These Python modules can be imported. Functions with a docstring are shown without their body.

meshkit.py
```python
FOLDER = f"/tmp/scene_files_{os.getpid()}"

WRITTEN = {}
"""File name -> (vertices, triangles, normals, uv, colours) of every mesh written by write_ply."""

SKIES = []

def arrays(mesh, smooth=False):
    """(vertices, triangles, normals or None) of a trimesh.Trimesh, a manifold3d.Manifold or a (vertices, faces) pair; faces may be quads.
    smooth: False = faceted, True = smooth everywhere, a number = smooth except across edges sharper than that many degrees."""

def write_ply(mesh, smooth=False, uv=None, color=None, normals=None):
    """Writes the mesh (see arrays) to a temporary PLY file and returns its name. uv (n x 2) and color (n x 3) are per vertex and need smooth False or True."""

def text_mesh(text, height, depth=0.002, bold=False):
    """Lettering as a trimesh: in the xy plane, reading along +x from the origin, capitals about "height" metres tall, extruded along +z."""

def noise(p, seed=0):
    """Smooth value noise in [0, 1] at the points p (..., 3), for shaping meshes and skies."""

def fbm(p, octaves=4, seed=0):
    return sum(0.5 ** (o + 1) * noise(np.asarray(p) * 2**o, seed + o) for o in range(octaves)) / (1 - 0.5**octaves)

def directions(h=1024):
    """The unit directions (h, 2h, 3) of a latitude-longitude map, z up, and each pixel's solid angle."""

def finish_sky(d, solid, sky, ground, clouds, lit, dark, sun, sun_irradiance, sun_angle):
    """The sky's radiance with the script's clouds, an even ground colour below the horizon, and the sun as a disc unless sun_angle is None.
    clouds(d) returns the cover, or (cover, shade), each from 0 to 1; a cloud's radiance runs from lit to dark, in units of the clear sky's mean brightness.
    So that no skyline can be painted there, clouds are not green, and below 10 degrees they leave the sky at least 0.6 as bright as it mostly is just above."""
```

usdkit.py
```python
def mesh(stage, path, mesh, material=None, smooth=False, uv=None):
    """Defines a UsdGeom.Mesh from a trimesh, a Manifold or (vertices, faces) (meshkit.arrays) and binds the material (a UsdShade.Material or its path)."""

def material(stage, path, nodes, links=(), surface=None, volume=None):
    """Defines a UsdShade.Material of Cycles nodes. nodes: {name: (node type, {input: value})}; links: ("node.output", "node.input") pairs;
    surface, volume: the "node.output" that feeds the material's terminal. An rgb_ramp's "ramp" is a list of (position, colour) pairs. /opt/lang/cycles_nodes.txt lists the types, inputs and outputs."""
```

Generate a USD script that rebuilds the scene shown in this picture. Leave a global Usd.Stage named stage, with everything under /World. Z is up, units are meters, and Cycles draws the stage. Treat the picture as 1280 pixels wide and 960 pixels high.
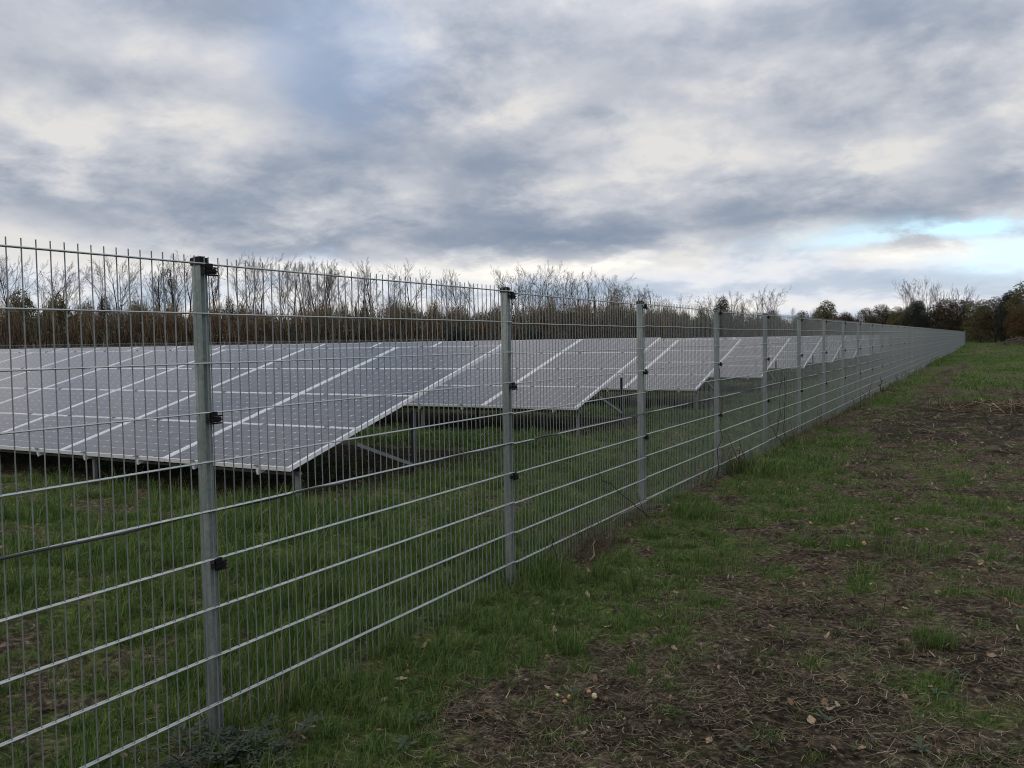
import math, random, re
import numpy as np, trimesh, usdkit, meshkit
from pxr import Usd, UsdGeom, UsdLux, UsdShade, Gf, Sdf, Vt

stage = Usd.Stage.CreateInMemory()
UsdGeom.SetStageUpAxis(stage, 'Z'); UsdGeom.SetStageMetersPerUnit(stage, 1.0)
UsdGeom.Xform.Define(stage, '/World'); UsdGeom.Scope.Define(stage, '/World/Looks')

# ---------------------------------------------------------------- camera
EYE = np.array([2.7594, 0.0, 1.6161]); YAW, PITCH, ROLL, FPX = 0.50751, 0.04766, -0.015778, 1071.4
_F = np.array([-math.sin(YAW) * math.cos(PITCH), math.cos(YAW) * math.cos(PITCH), -math.sin(PITCH)])
_R = np.array([math.cos(YAW), math.sin(YAW), 0]); _U = np.cross(_R, _F)
CR = math.cos(ROLL) * _R + math.sin(ROLL) * _U; CU = -math.sin(ROLL) * _R + math.cos(ROLL) * _U
cam = UsdGeom.Camera.Define(stage, '/World/camera')
cam.CreateHorizontalApertureAttr(36.0); cam.CreateVerticalApertureAttr(27.0)
cam.CreateFocalLengthAttr(36.0 * FPX / 1280); cam.CreateClippingRangeAttr(Gf.Vec2f(0.05, 5000))
cam.CreateExposureAttr(0.4)
cam.AddTransformOp().Set(Gf.Matrix4d(*CR, 0, *CU, 0, *(-_F), 0, *EYE, 1))

def ray(px, py):
    return _F + CR * (px - 640) / FPX + CU * (480 - py) / FPX
def unit(v): return np.asarray(v, float) / np.linalg.norm(v)
def at_depth(px, D, py=428):            # a place in the world at that depth, seen at that column
    return EYE + ray(px, py) * D
def at_ground(px, py, z=0.0):
    d = ray(px, py); return EYE + d * (z - EYE[2]) / d[2]
def project(p):
    d = np.asarray(p, float) - EYE; w = d @ _F
    return 640 + FPX * (d @ CR) / w, 480 - FPX * (d @ CU) / w, w

# ---------------------------------------------------------------- sky and sun
SUN = unit([-0.55, -0.62, 0.50])
SKY_STRENGTH = 0.10
LUMPS = [(430, 130, .11, .13, -.16), (210, 62, .12, .030, .26), (50, 90, .14, .028, -.14), (600, 215, .30, .035, -.16), (560, 160, .10, .022, .12), (760, 15, .16, .05, -.08), (900, 90, .09, .035, .16), (1060, 130, .26, .05, -.14), (690, 150, .09, .04, .10), (950, 195, .25, .018, .10),
         (1230, 205, .16, .03, -.14), (1000, 268, .26, .022, -.18), (740, 295, .26, .016, -.14), (330, 285, .30, .016, -.08), (80, 235, .16, .02, -.08), (1250, 60, .10, .05, .06), (250, 205, .12, .02, .08), (60, 150, .12, .025, .12), (700, 60, .10, .04, .06), (1000, 30, .20, .04, -.14), (800, 215, .16, .03, -.09), (120, 170, .20, .04, -.05), (1180, 110, .14, .05, -.10)]
RIM_LUMPS = [(960, 318, .30, .022, .14), (690, 328, .14, .016, .16), (110, 330, .25, .014, .16), (1000, 385, .20, .008, .14), (420, 335, .15, .012, .10), (850, 362, .30, .012, -.10), (1180, 345, .10, .012, -.05)]
GAPS = [(1225, 284, .13, .012, 1.0, (.52, .76, .90)), (1275, 318, .07, .018, .9, (.62, .79, .90)), (1120, 296, .06, .007, .7, (.58, .76, .88)), (430, 60, .07, .07, .4, (.27, .37, .56))]
def sky():
    """an overcast sheet of rolling cloud with a ragged brighter rim low down; S lifts radiances to the sky's strength"""
    S = 1.0 / SKY_STRENGTH
    n, l = {}, []
    def N(name, kind, **inp): n[name] = (kind, inp); return name
    def L(*pairs): l.extend(pairs)
    def M(name, op, a, b=None, c=None, clamp=False):
        inp = {'math_type': op, 'use_clamp': clamp}
        for i, q in enumerate((a, b, c)):
            if q is None: continue
            if isinstance(q, str): l.append((q, f'{name}.value{i + 1}'))
            else: inp[f'value{i + 1}'] = q
        n[name] = ('math', inp); return name + '.value'
    def noise(name, vec, scale, detail, rough, dist=0.0):
        n[name] = ('noise_texture', {'scale': scale, 'detail': detail, 'roughness': rough, 'distortion': dist}); l.append((vec, name + '.vector')); return name + '.fac'
    def lump(name, px, py, rx, ry):
        """0..1 round a direction: rx, ry are its half-widths in radians across and up"""
        d = unit(ray(px, py)); right = unit(np.cross(d, [0, 0, 1])); up = np.cross(right, d)
        for q, ax in (('x', right), ('y', up), ('f', d)):
            n[name + q] = ('vector_math', {'math_type': 'dot_product', 'vector2': tuple(ax)}); l.append(('tc.generated', name + q + '.vector1'))
        a = M(name + 'a', 'multiply', name + 'x.value', 1 / rx); b = M(name + 'b', 'multiply', name + 'y.value', 1 / ry)
        r2 = M(name + 'r', 'multiply_add', a, a, M(name + 's', 'multiply', b, b))
        e = M(name + 'e', 'exponent', M(name + 'n', 'multiply', r2, -1.0))
        return M(name + 'o', 'multiply', e, M(name + 'g', 'greater_than', name + 'f.value', 0.0))
    N('tc', 'texture_coordinate'); N('sep', 'separate_xyz'); L(('tc.generated', 'sep.vector'))
    z = M('z', 'maximum', 'sep.z', 0.0); za = M('za', 'add', z, 0.27)
    N('uv', 'combine_xyz', z=3.7); L((M('ux', 'divide', 'sep.x', za), 'uv.x'), (M('uy', 'divide', 'sep.y', za), 'uv.y'))
    big = noise('big', 'uv.vector', 0.8, 2.0, 0.5, 0.4); mid = noise('mid', 'uv.vector', 1.9, 7.0, 0.56, 0.2); fine = noise('fine', 'uv.vector', 4.6, 8.0, 0.60, 0.15)
    s = M('s1', 'multiply_add', big, 0.80, -.50); s = M('s2', 'multiply_add', mid, 0.92, s); s = M('s3', 'multiply_add', fine, 0.58, s)
    N('wv', 'vector_math', math_type='multiply_add', vector2=(.55, .55, .55)); L(('fine.color', 'wv.vector1'), ('uv.vector', 'wv.vector3'))
    N('puff', 'voronoi_texture', feature='smooth_f1', scale=2.3, smoothness=.55, detail=0.0); L(('wv.vector', 'puff.vector'))
    s = M('s4', 'multiply_add', 'puff.distance', -.52, M('s5', 'add', s, .368))      # mean 0.77
    for i, (px, py, rx, ry, k) in enumerate(LUMPS): s = M(f'sl{i}', 'multiply_add', lump(f'lp{i}', px, py, rx, ry), k, s)
    N('cl', 'rgb_ramp', ramp=[(0.36, (.180, .222, .298)), (0.54, (.232, .268, .335)), (0.64, (.300, .328, .385)), (0.73, (.375, .394, .440)), (0.82, (.445, .457, .492)), (0.96, (.59, .578, .562))])
    L((s, 'cl.fac'))
    # low rim of lit cumulus
    edge = M('eg', 'multiply_add', M('em', 'add', fine, mid), 0.075, M('ez', 'add', z, -0.075))
    N('band', 'map_range', range_type='smoothstep', from_min=0.112, from_max=0.078, to_min=0.0, to_max=1.0, clamp=True); L((edge, 'band.value'))
    N('uv2', 'mapping', scale=(1, 1, 1), location=(3.1, 1.7, 0)); L(('uv.vector', 'uv2.vector'))
    rim = noise('rim', 'uv2.vector', 2.0, 8.0, 0.57, 0.2)
    for i, (px, py, rx, ry, k) in enumerate(RIM_LUMPS): rim = M(f'rl{i}', 'multiply_add', lump(f'rp{i}', px, py, rx, ry), k, rim)
    N('rc', 'rgb_ramp', ramp=[(0.32, (.33, .40, .50)), (0.44, (.44, .49, .57)), (0.51, (.60, .62, .67)), (0.58, (.67, .665, .665)), (0.70, (.80, .77, .72))])
    L((rim, 'rc.fac'))
    N('m1', 'mix_color', blend_type='mix'); L(('band.result', 'm1.fac'), ('cl.color', 'm1.a'), ('rc.color', 'm1.b'))
    up = M('up', 'multiply_add', M('ua', 'maximum', M('ub', 'add', z, -.27), 0.0), 1.7, 1.0)        # an overcast sky is brightest overhead
    N('mu', 'vector_math', math_type='scale'); L(('m1.result', 'mu.vector1'), (up, 'mu.scale'))
    cur = 'mu.vector'
    # gaps where clear sky shows through
    N('st', 'sky_texture', sky_type='single_scattering', sun_disc=False, sun_elevation=math.asin(SUN[2]), sun_rotation=math.atan2(SUN[0], SUN[1]))
    for i, (px, py, rx, ry, k, c) in enumerate(GAPS):
        g = lump(f'gp{i}', px, py, rx, ry)
        q = M(f'gq{i}', 'multiply_add', M(f'gr{i}', 'subtract', 0.58, M(f'gz{i}', 'multiply_add', 'rim.fac', .6, M(f'gy{i}', 'multiply', fine, .4))), 13.0, M(f'gt{i}', 'multiply', g, 1.0)); q = M(f'gu{i}', 'multiply', q, g, clamp=True); q = M(f'gv{i}', 'multiply', q, k)
        N(f'gm{i}', 'mix_color', blend_type='mix', b=c); L((q, f'gm{i}.fac'), (cur, f'gm{i}.a')); cur = f'gm{i}.result'
    # the clear part of the sky above the clouds lends a little of its own tint
    N('sc', 'vector_math', math_type='scale', scale=S); L((cur, 'sc.vector1'))
    N('m2', 'mix_color', blend_type='mix', fac=0.03); L(('sc.vector', 'm2.a'), ('st.color', 'm2.b'))
    N('bg', 'background_shader', strength=SKY_STRENGTH); L(('m2.result', 'bg.color'))
    return usdkit.material(stage, '/World/Looks/sky', n, l, surface='bg.background')
dome = UsdLux.DomeLight.Define(stage, '/World/sky'); dome.CreateIntensityAttr(1.0)
dome.GetPrim().SetCustomDataByKey('kind', 'structure')
UsdShade.MaterialBindingAPI.Apply(dome.GetPrim()).Bind(sky())
sun = UsdLux.DistantLight.Define(stage, '/World/sun')
sun.CreateIntensityAttr(0.30); sun.CreateAngleAttr(45.0); sun.CreateNormalizeAttr(True); sun.CreateColorAttr(Gf.Vec3f(1.0, 0.93, 0.84))
_sx = unit(np.cross([0, 0, 1], SUN)); _sy = np.cross(SUN, _sx)
sun.AddTransformOp().Set(Gf.Matrix4d(*_sx, 0, *_sy, 0, *SUN, 0, 0, 0, 40, 1))

# ---------------------------------------------------------------- helpers
_used = {}
def numbered(parent, name):
    k = (parent, name); i = _used.get(k, 0); _used[k] = i + 1
    return f'{parent}/{name}' + (f'_{i:03d}' if i else '')
def tag(prim, label=None, cat=None, group=None, kind=None):
    for k, v in (('label', label), ('category', cat), ('group', group), ('kind', kind)):
        if v: prim.SetCustomDataByKey(k, v)
    return prim
def thing(name, loc=(0, 0, 0), rz=0.0, scale=None, parent='/World'):
    x = UsdGeom.Xform.Define(stage, numbered(parent, name))
    if parent == '/World':
        x.AddTranslateOp().Set(Gf.Vec3d(*map(float, loc)))
        x.AddRotateZOp().Set(math.degrees(rz))
        x.AddScaleOp().Set(Gf.Vec3f(*(scale or (1, 1, 1))))
    return x.GetPrim()
def place(prim, loc, rz=0.0, scale=(1, 1, 1)):
    prim.GetAttribute('xformOp:translate').Set(Gf.Vec3d(*map(float, loc)))
    prim.GetAttribute('xformOp:rotateZ').Set(math.degrees(rz))
    prim.GetAttribute('xformOp:scale').Set(Gf.Vec3f(*map(float, scale)))
def copy_of(first, loc, rz=0.0, scale=(1, 1, 1)):
    p = thing(re.sub(r'_[0-9]{3}$', '', first.GetName()), loc, rz, scale)
    p.GetReferences().AddInternalReference(first.GetPath()); p.SetInstanceable(True)
    place(p, loc, rz, scale)
    return p

class MB:
    """collects triangles into one mesh"""
    def __init__(s): s.v, s.f, s.n = [], [], 0
    def add(s, v, f):
        v = np.asarray(v, float).reshape(-1, 3); f = np.asarray(f, int)
        if f.shape[1] == 4: f = np.vstack([f[:, [0, 1, 2]], f[:, [0, 2, 3]]])
        s.v.append(v); s.f.append(f + s.n); s.n += len(v); return s
    def box(s, c, size, M=None):
        sx, sy, sz = np.asarray(size, float) / 2
        v = np.array([[x, y, z] for x in (-sx, sx) for y in (-sy, sy) for z in (-sz, sz)])
        if M is not None: v = v @ np.asarray(M).T
        return s.add(v + np.asarray(c, float), [[0, 1, 3, 2], [4, 6, 7, 5], [0, 4, 5, 1], [2, 3, 7, 6], [0, 2, 6, 4], [1, 5, 7, 3]])
    def bar(s, a, b, w, h, up=(0, 0, 1)):
        a, b = np.asarray(a, float), np.asarray(b, float); t = unit(b - a)
        x = unit(np.cross(t, up)); y = np.cross(x, t)
        return s.box((a + b) / 2, (w, np.linalg.norm(b - a), h), np.stack([x, t, y], 1))
    def tube(s, pts, r, sides=5, cap=True):
        p = np.asarray(pts, float); k = len(p); t = np.gradient(p, axis=0); t /= np.linalg.norm(t, axis=1, keepdims=True) + 1e-12
        ref = np.array([0, 0, 1.0]) if abs(t[:, 2].mean()) < .8 else np.array([1.0, 0, 0])
        a = np.cross(t, ref); a /= np.linalg.norm(a, axis=1, keepdims=True) + 1e-12; b = np.cross(t, a)
        ang = np.arange(sides) * 2 * np.pi / sides
        r = np.broadcast_to(np.asarray(r, float), (k,))
        v = p[:, None] + r[:, None, None] * (np.cos(ang)[None, :, None] * a[:, None] + np.sin(ang)[None, :, None] * b[:, None])
        i, j = np.meshgrid(np.arange(k - 1), np.arange(sides), indexing='ij')
        q = np.stack([i * sides + j, i * sides + (j + 1) % sides, (i + 1) * sides + (j + 1) % sides, (i + 1) * sides + j], -1).reshape(-1, 4)[:, ::-1]
        f = np.vstack([q[:, [0, 1, 2]], q[:, [0, 2, 3]]])
        if cap:
            e = (k - 1) * sides
            f = np.vstack([f, [[0, m, m + 1] for m in range(1, sides - 1)], [[e, e + m + 1, e + m] for m in range(1, sides - 1)]])
        return s.add(v.reshape(-1, 3), f)
    def arrays(s): return np.vstack(s.v), np.vstack(s.f)
    def build(s, name, mat, parent='/World', smooth=False):
        parent = parent if isinstance(parent, str) else str(parent.GetPath())
        v, f = s.arrays(); m = usdkit.mesh(stage, numbered(parent, name), (v, f), mat, smooth)
        path = mat if isinstance(mat, str) else str(mat.GetPath())
        if path.rpartition('/')[2] in TONED:          # every loose piece takes a tone of its own
            n, lab = connected_components(coo_matrix((np.ones(2 * len(f)), (f[:, [0, 0]].ravel(), f[:, [1, 2]].ravel())), shape=(len(v), len(v))), directed=False)
            tone = np.random.default_rng(sum(_used.values())).uniform(0, 1, n)[lab]
            UsdGeom.PrimvarsAPI(m).CreatePrimvar('tone', Sdf.ValueTypeNames.FloatArray, 'vertex').Set(Vt.FloatArray.FromNumpy(tone.astype(np.float32)))
        return m.GetPrim()
from scipy.sparse import coo_matrix
from scipy.sparse.csgraph import connected_components
TONED = {'twigs', 'withered_leaves', 'rusty_leaves', 'olive_leaves', 'evergreen_leaves', 'thicket_twigs', 'grass_blades', 'weed_leaves', 'dead_stalks', 'fallen_leaf', 'solar_cell'}

def mat(name, nodes, links=(), surface='p.BSDF'):
    return usdkit.material(stage, '/World/Looks/' + name, nodes, links, surface=surface)
def noisy(name, c1, c2, scale=8.0, rough=0.6, metallic=0.0, detail=5.0, spec=0.5, stretch=(1, 1, 1), bump=0.0, extra=None):
    n = {'tc': ('texture_coordinate', {}), 'mp': ('mapping', {'scale': stretch}), 'n': ('noise_texture', {'scale': scale, 'detail': detail, 'roughness': 0.6}),
         'r': ('rgb_ramp', {'ramp': [(0.3, c1), (0.7, c2)]}), 'p': ('principled_bsdf', {'roughness': rough, 'metallic': metallic, 'specular_ior_level': spec, **(extra or {})})}
    l = [('tc.object', 'mp.vector'), ('mp.vector', 'n.vector'), ('n.fac', 'r.fac'), ('r.color', 'p.base_color')]
    if bump:
        n['b'] = ('bump', {'strength': bump, 'distance': 0.01}); l += [('n.fac', 'b.height'), ('b.normal', 'p.normal')]
    return mat(name, n, l)
def leafy(name, stops, rough=0.65, trans=0.3, spec=0.3):
    """blades, leaves and stalks: each piece takes its own tone"""
    n = {'g': ('attribute', {'attribute': 'tone'}), 'o': ('object_info', {}), 'a': ('math', {'math_type': 'multiply_add', 'value2': 0.08}), 'b': ('math', {'math_type': 'multiply', 'value2': 0.92}),
         'r': ('rgb_ramp', {'ramp': stops}),
         'p': ('principled_bsdf', {'roughness': rough, 'specular_ior_level': spec}), 't': ('translucent_bsdf', {}), 'm': ('mix_closure', {'fac': trans})}
    l = [('g.fac', 'b.value1'), ('o.random', 'a.value1'), ('b.value', 'a.value3'), ('a.value', 'r.fac'), ('r.color', 'p.base_color'), ('r.color', 't.color'),
         ('p.BSDF', 'm.closure1'), ('t.BSDF', 'm.closure2')]
    return mat(name, n, l, 'm.closure')

def zinc_post():
    n = {'tc': ('texture_coordinate', {}), 'mp': ('mapping', {'scale': (1, 1, .10)}), 'n': ('noise_texture', {'scale': 16.0, 'detail': 6.0, 'roughness': .65}), 'v': ('voronoi_texture', {'scale': 70.0}), 'n3': ('noise_texture', {'scale': 3.5, 'detail': 5.0}),
         'r': ('rgb_ramp', {'ramp': [(.3, (.075, .096, .094)), (.5, (.125, .148, .146)), (.7, (.21, .235, .23))]}), 'sp': ('map_range', {'to_min': .82, 'to_max': 1.2}), 'm': ('vector_math', {'math_type': 'scale'}),
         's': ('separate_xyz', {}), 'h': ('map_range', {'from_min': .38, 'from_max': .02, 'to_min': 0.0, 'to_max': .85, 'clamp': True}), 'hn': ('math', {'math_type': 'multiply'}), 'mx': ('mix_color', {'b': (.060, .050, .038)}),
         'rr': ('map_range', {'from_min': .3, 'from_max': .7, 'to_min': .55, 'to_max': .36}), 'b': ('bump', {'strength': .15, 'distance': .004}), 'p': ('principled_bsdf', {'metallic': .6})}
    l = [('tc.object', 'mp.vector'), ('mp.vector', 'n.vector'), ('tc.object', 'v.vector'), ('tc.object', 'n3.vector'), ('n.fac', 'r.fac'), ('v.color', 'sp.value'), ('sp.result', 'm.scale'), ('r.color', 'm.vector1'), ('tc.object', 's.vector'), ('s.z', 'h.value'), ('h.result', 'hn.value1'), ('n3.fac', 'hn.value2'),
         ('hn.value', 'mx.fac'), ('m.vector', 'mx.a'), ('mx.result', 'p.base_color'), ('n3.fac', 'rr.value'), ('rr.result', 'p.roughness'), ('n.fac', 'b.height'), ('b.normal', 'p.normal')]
    return mat('galvanised_post', n, l)
galv = zinc_post()
wire_m = noisy('galvanised_wire', (.25, .275, .275), (.37, .395, .39), 9.0, .36, .85)
vwire_m = noisy('dull_galvanised_wire', (.125, .142, .143), (.195, .212, .212), 9.0, .45, .6)  # same zinc as the horizontals, painted darker for the weaker light on uprights
black_p = noisy('black_plastic', (.005, .005, .006), (.010, .010, .011), 30.0, .6, spec=.08)
cable_m = noisy('cable_sheath', (.008, .008, .009), (.014, .014, .015), 20.0, .5)
alu = noisy('module_frame', (.52, .53, .55), (.62, .63, .65), 6.0, .42, .25)
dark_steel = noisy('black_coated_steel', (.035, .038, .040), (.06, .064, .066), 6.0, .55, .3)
steel = noisy('support_steel', (.09, .10, .102), (.15, .16, .162), 6.0, .5, .4, bump=.1)
backsheet = noisy('backsheet', (.33, .335, .355), (.40, .405, .425), 3.0, .16)
def cell_material():
    """dark cells under glass with a thin uneven film of dust and dried rain marks"""
    n = {'tc': ('texture_coordinate', {}), 'n': ('noise_texture', {'scale': .9, 'detail': 6.0, 'roughness': .6}), 'n2': ('noise_texture', {'scale': 14.0, 'detail': 5.0, 'roughness': .7}), 'mp': ('mapping', {'scale': (1.0, .16, 1.0)}), 'g': ('attribute', {'attribute': 'tone'}),
         'v': ('map_range', {'to_min': .8, 'to_max': 1.25}), 'm': ('vector_math', {'math_type': 'scale', 'vector1': (.017, .0165, .020)}),
         'd': ('math', {'math_type': 'multiply'}), 'dr': ('map_range', {'from_min': .12, 'from_max': .42, 'to_min': 0.0, 'to_max': .18, 'clamp': True}), 'mx': ('mix_color', {'b': (.13, .128, .128)}),
         'rr': ('map_range', {'from_min': .12, 'from_max': .42, 'to_min': .05, 'to_max': .24, 'clamp': True}), 'p': ('principled_bsdf', {'ior': 1.41})}
    return mat('solar_cell', n, [('tc.object', 'n.vector'), ('tc.object', 'mp.vector'), ('mp.vector', 'n2.vector'), ('g.fac', 'v.value'), ('v.result', 'm.scale'), ('n.fac', 'd.value1'), ('n2.fac', 'd.value2'), ('d.value', 'dr.value'), ('dr.result', 'mx.fac'),
                                  ('m.vector', 'mx.a'), ('mx.result', 'p.base_color'), ('d.value', 'rr.value'), ('rr.result', 'p.roughness')])
cell_m = cell_material()

# ---------------------------------------------------------------- terrain
def sstep(a, b, x):
    t = np.clip((np.asarray(x, float) - a) / (b - a), 0, 1); return t * t * (3 - 2 * t)
def height(x, y, fine=True):
    x, y = np.asarray(x, float), np.asarray(y, float)
    h = 0.0021 * np.clip(y - 14, 0, 150)
    h = h + sstep(-.4, -2.2, x) * (.21 - .13 * sstep(9, 19, y)) * sstep(-80, -40, x)
    if fine:
        p = np.stack([x, y, 0 * x], -1)
        w = 1 / (1 + np.hypot(x - 2.7, y) / 60)
        h = h + w * (.07 * (meshkit.fbm(p * .55, 4, 3) - .5) + .045 * (meshkit.fbm(p * 5, 3, 5) - .5) + .030 * np.maximum(meshkit.noise(p * 15, 9) - .55, 0))
    return h

GREEN = [(1225, 485, 3.0, 1.0), (1060, 560, 1.0, .8), (700, 735, .6, .8), (860, 690, .7, .5), (1000, 610, 1.1, .7), (1140, 655, .9, .9), (905, 700, .45, .8), (830, 770, .6, .6), (690, 800, .5, .5), (620, 770, .5, .6), (480, 860, .35, .8), (620, 830, .35, .5), (850, 770, .3, .7),
         (1060, 600, .8, .5), (960, 560, 1.2, .7), (1090, 500, 3.0, .8), (1180, 455, 6, .9), (1260, 450, 8, .8), (1000, 580, 1.0, .5), (1215, 590, 1.2, .4), (400, 860, .3, .6), (560, 850, .35, .5), (1240, 470, 6, .5)]
BROWN = [(1090, 560, 1.4, .7), (1120, 520, 2.0, .7), (1155, 485, 3.0, .7), (1175, 462, 4.0, .6), (1270, 490, 3.0, .8), (1200, 555, 1.4, .6), (1080, 600, .8, .9), (1160, 620, .6, .4), (1200, 540, 2.0, .8), (1130, 520, 2.5, .9), (1250, 520, 2.5, .9), (1250, 600, 1.0, .8), (960, 780, .7, .9), (820, 860, .5, .9), (1000, 900, .6, .6), (1230, 800, .7, .6), (660, 910, .4, .6), (1160, 470, 3, .6), (1000, 700, .6, .5), (750, 690, .35, .8), (1210, 700, .6, .5), (900, 910, .5, .9)]
_blobs = [(*at_ground(px, py)[:2], r, k) for px, py, r, k in GREEN] + [(*at_ground(px, py)[:2], r, -k) for px, py, r, k in BROWN]
ROW_Y = [5.69 + 6.12 * k for k in range(12)]
def grass_cover(x, y):
    x, y = np.asarray(x, float), np.asarray(y, float); p = np.stack([x, y, 0 * x + 7.3], -1)
    n = meshkit.fbm(p * .8, 4, 11); m = meshkit.fbm(p * 3.9, 4, 21)
    out = .45 + 1.0 * (n - .5) + 2.9 * (m - .5)
    for bx, by, r, k in _blobs: out = out + .34 * k * np.exp(-((x - bx) ** 2 + ((y - by) / 1.3) ** 2) / (r * r))
    far = sstep(8, 12, y); out = out + far * (-.28 * np.exp(-((x - 1.5 - .12 * np.sin(y * .4)) / .45) ** 2) + .12 * np.exp(-((x - .65) / .35) ** 2) + .12 * np.exp(-((x - 2.35) / .4) ** 2) - .16 * np.exp(-((x - 3.5) / .8) ** 2))
    out = out + .14 * np.exp(-((x - .55) / .45) ** 2) - .25 * np.exp(-((x - .05) / .16) ** 2)
    inn = .74 + 1.0 * (n - .5) + 1.9 * (m - .5)
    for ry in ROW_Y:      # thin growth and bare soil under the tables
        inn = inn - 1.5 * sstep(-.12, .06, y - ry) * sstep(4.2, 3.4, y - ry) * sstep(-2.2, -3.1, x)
    return np.clip(np.where(x < -.05, inn, out), 0, 1)

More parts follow.
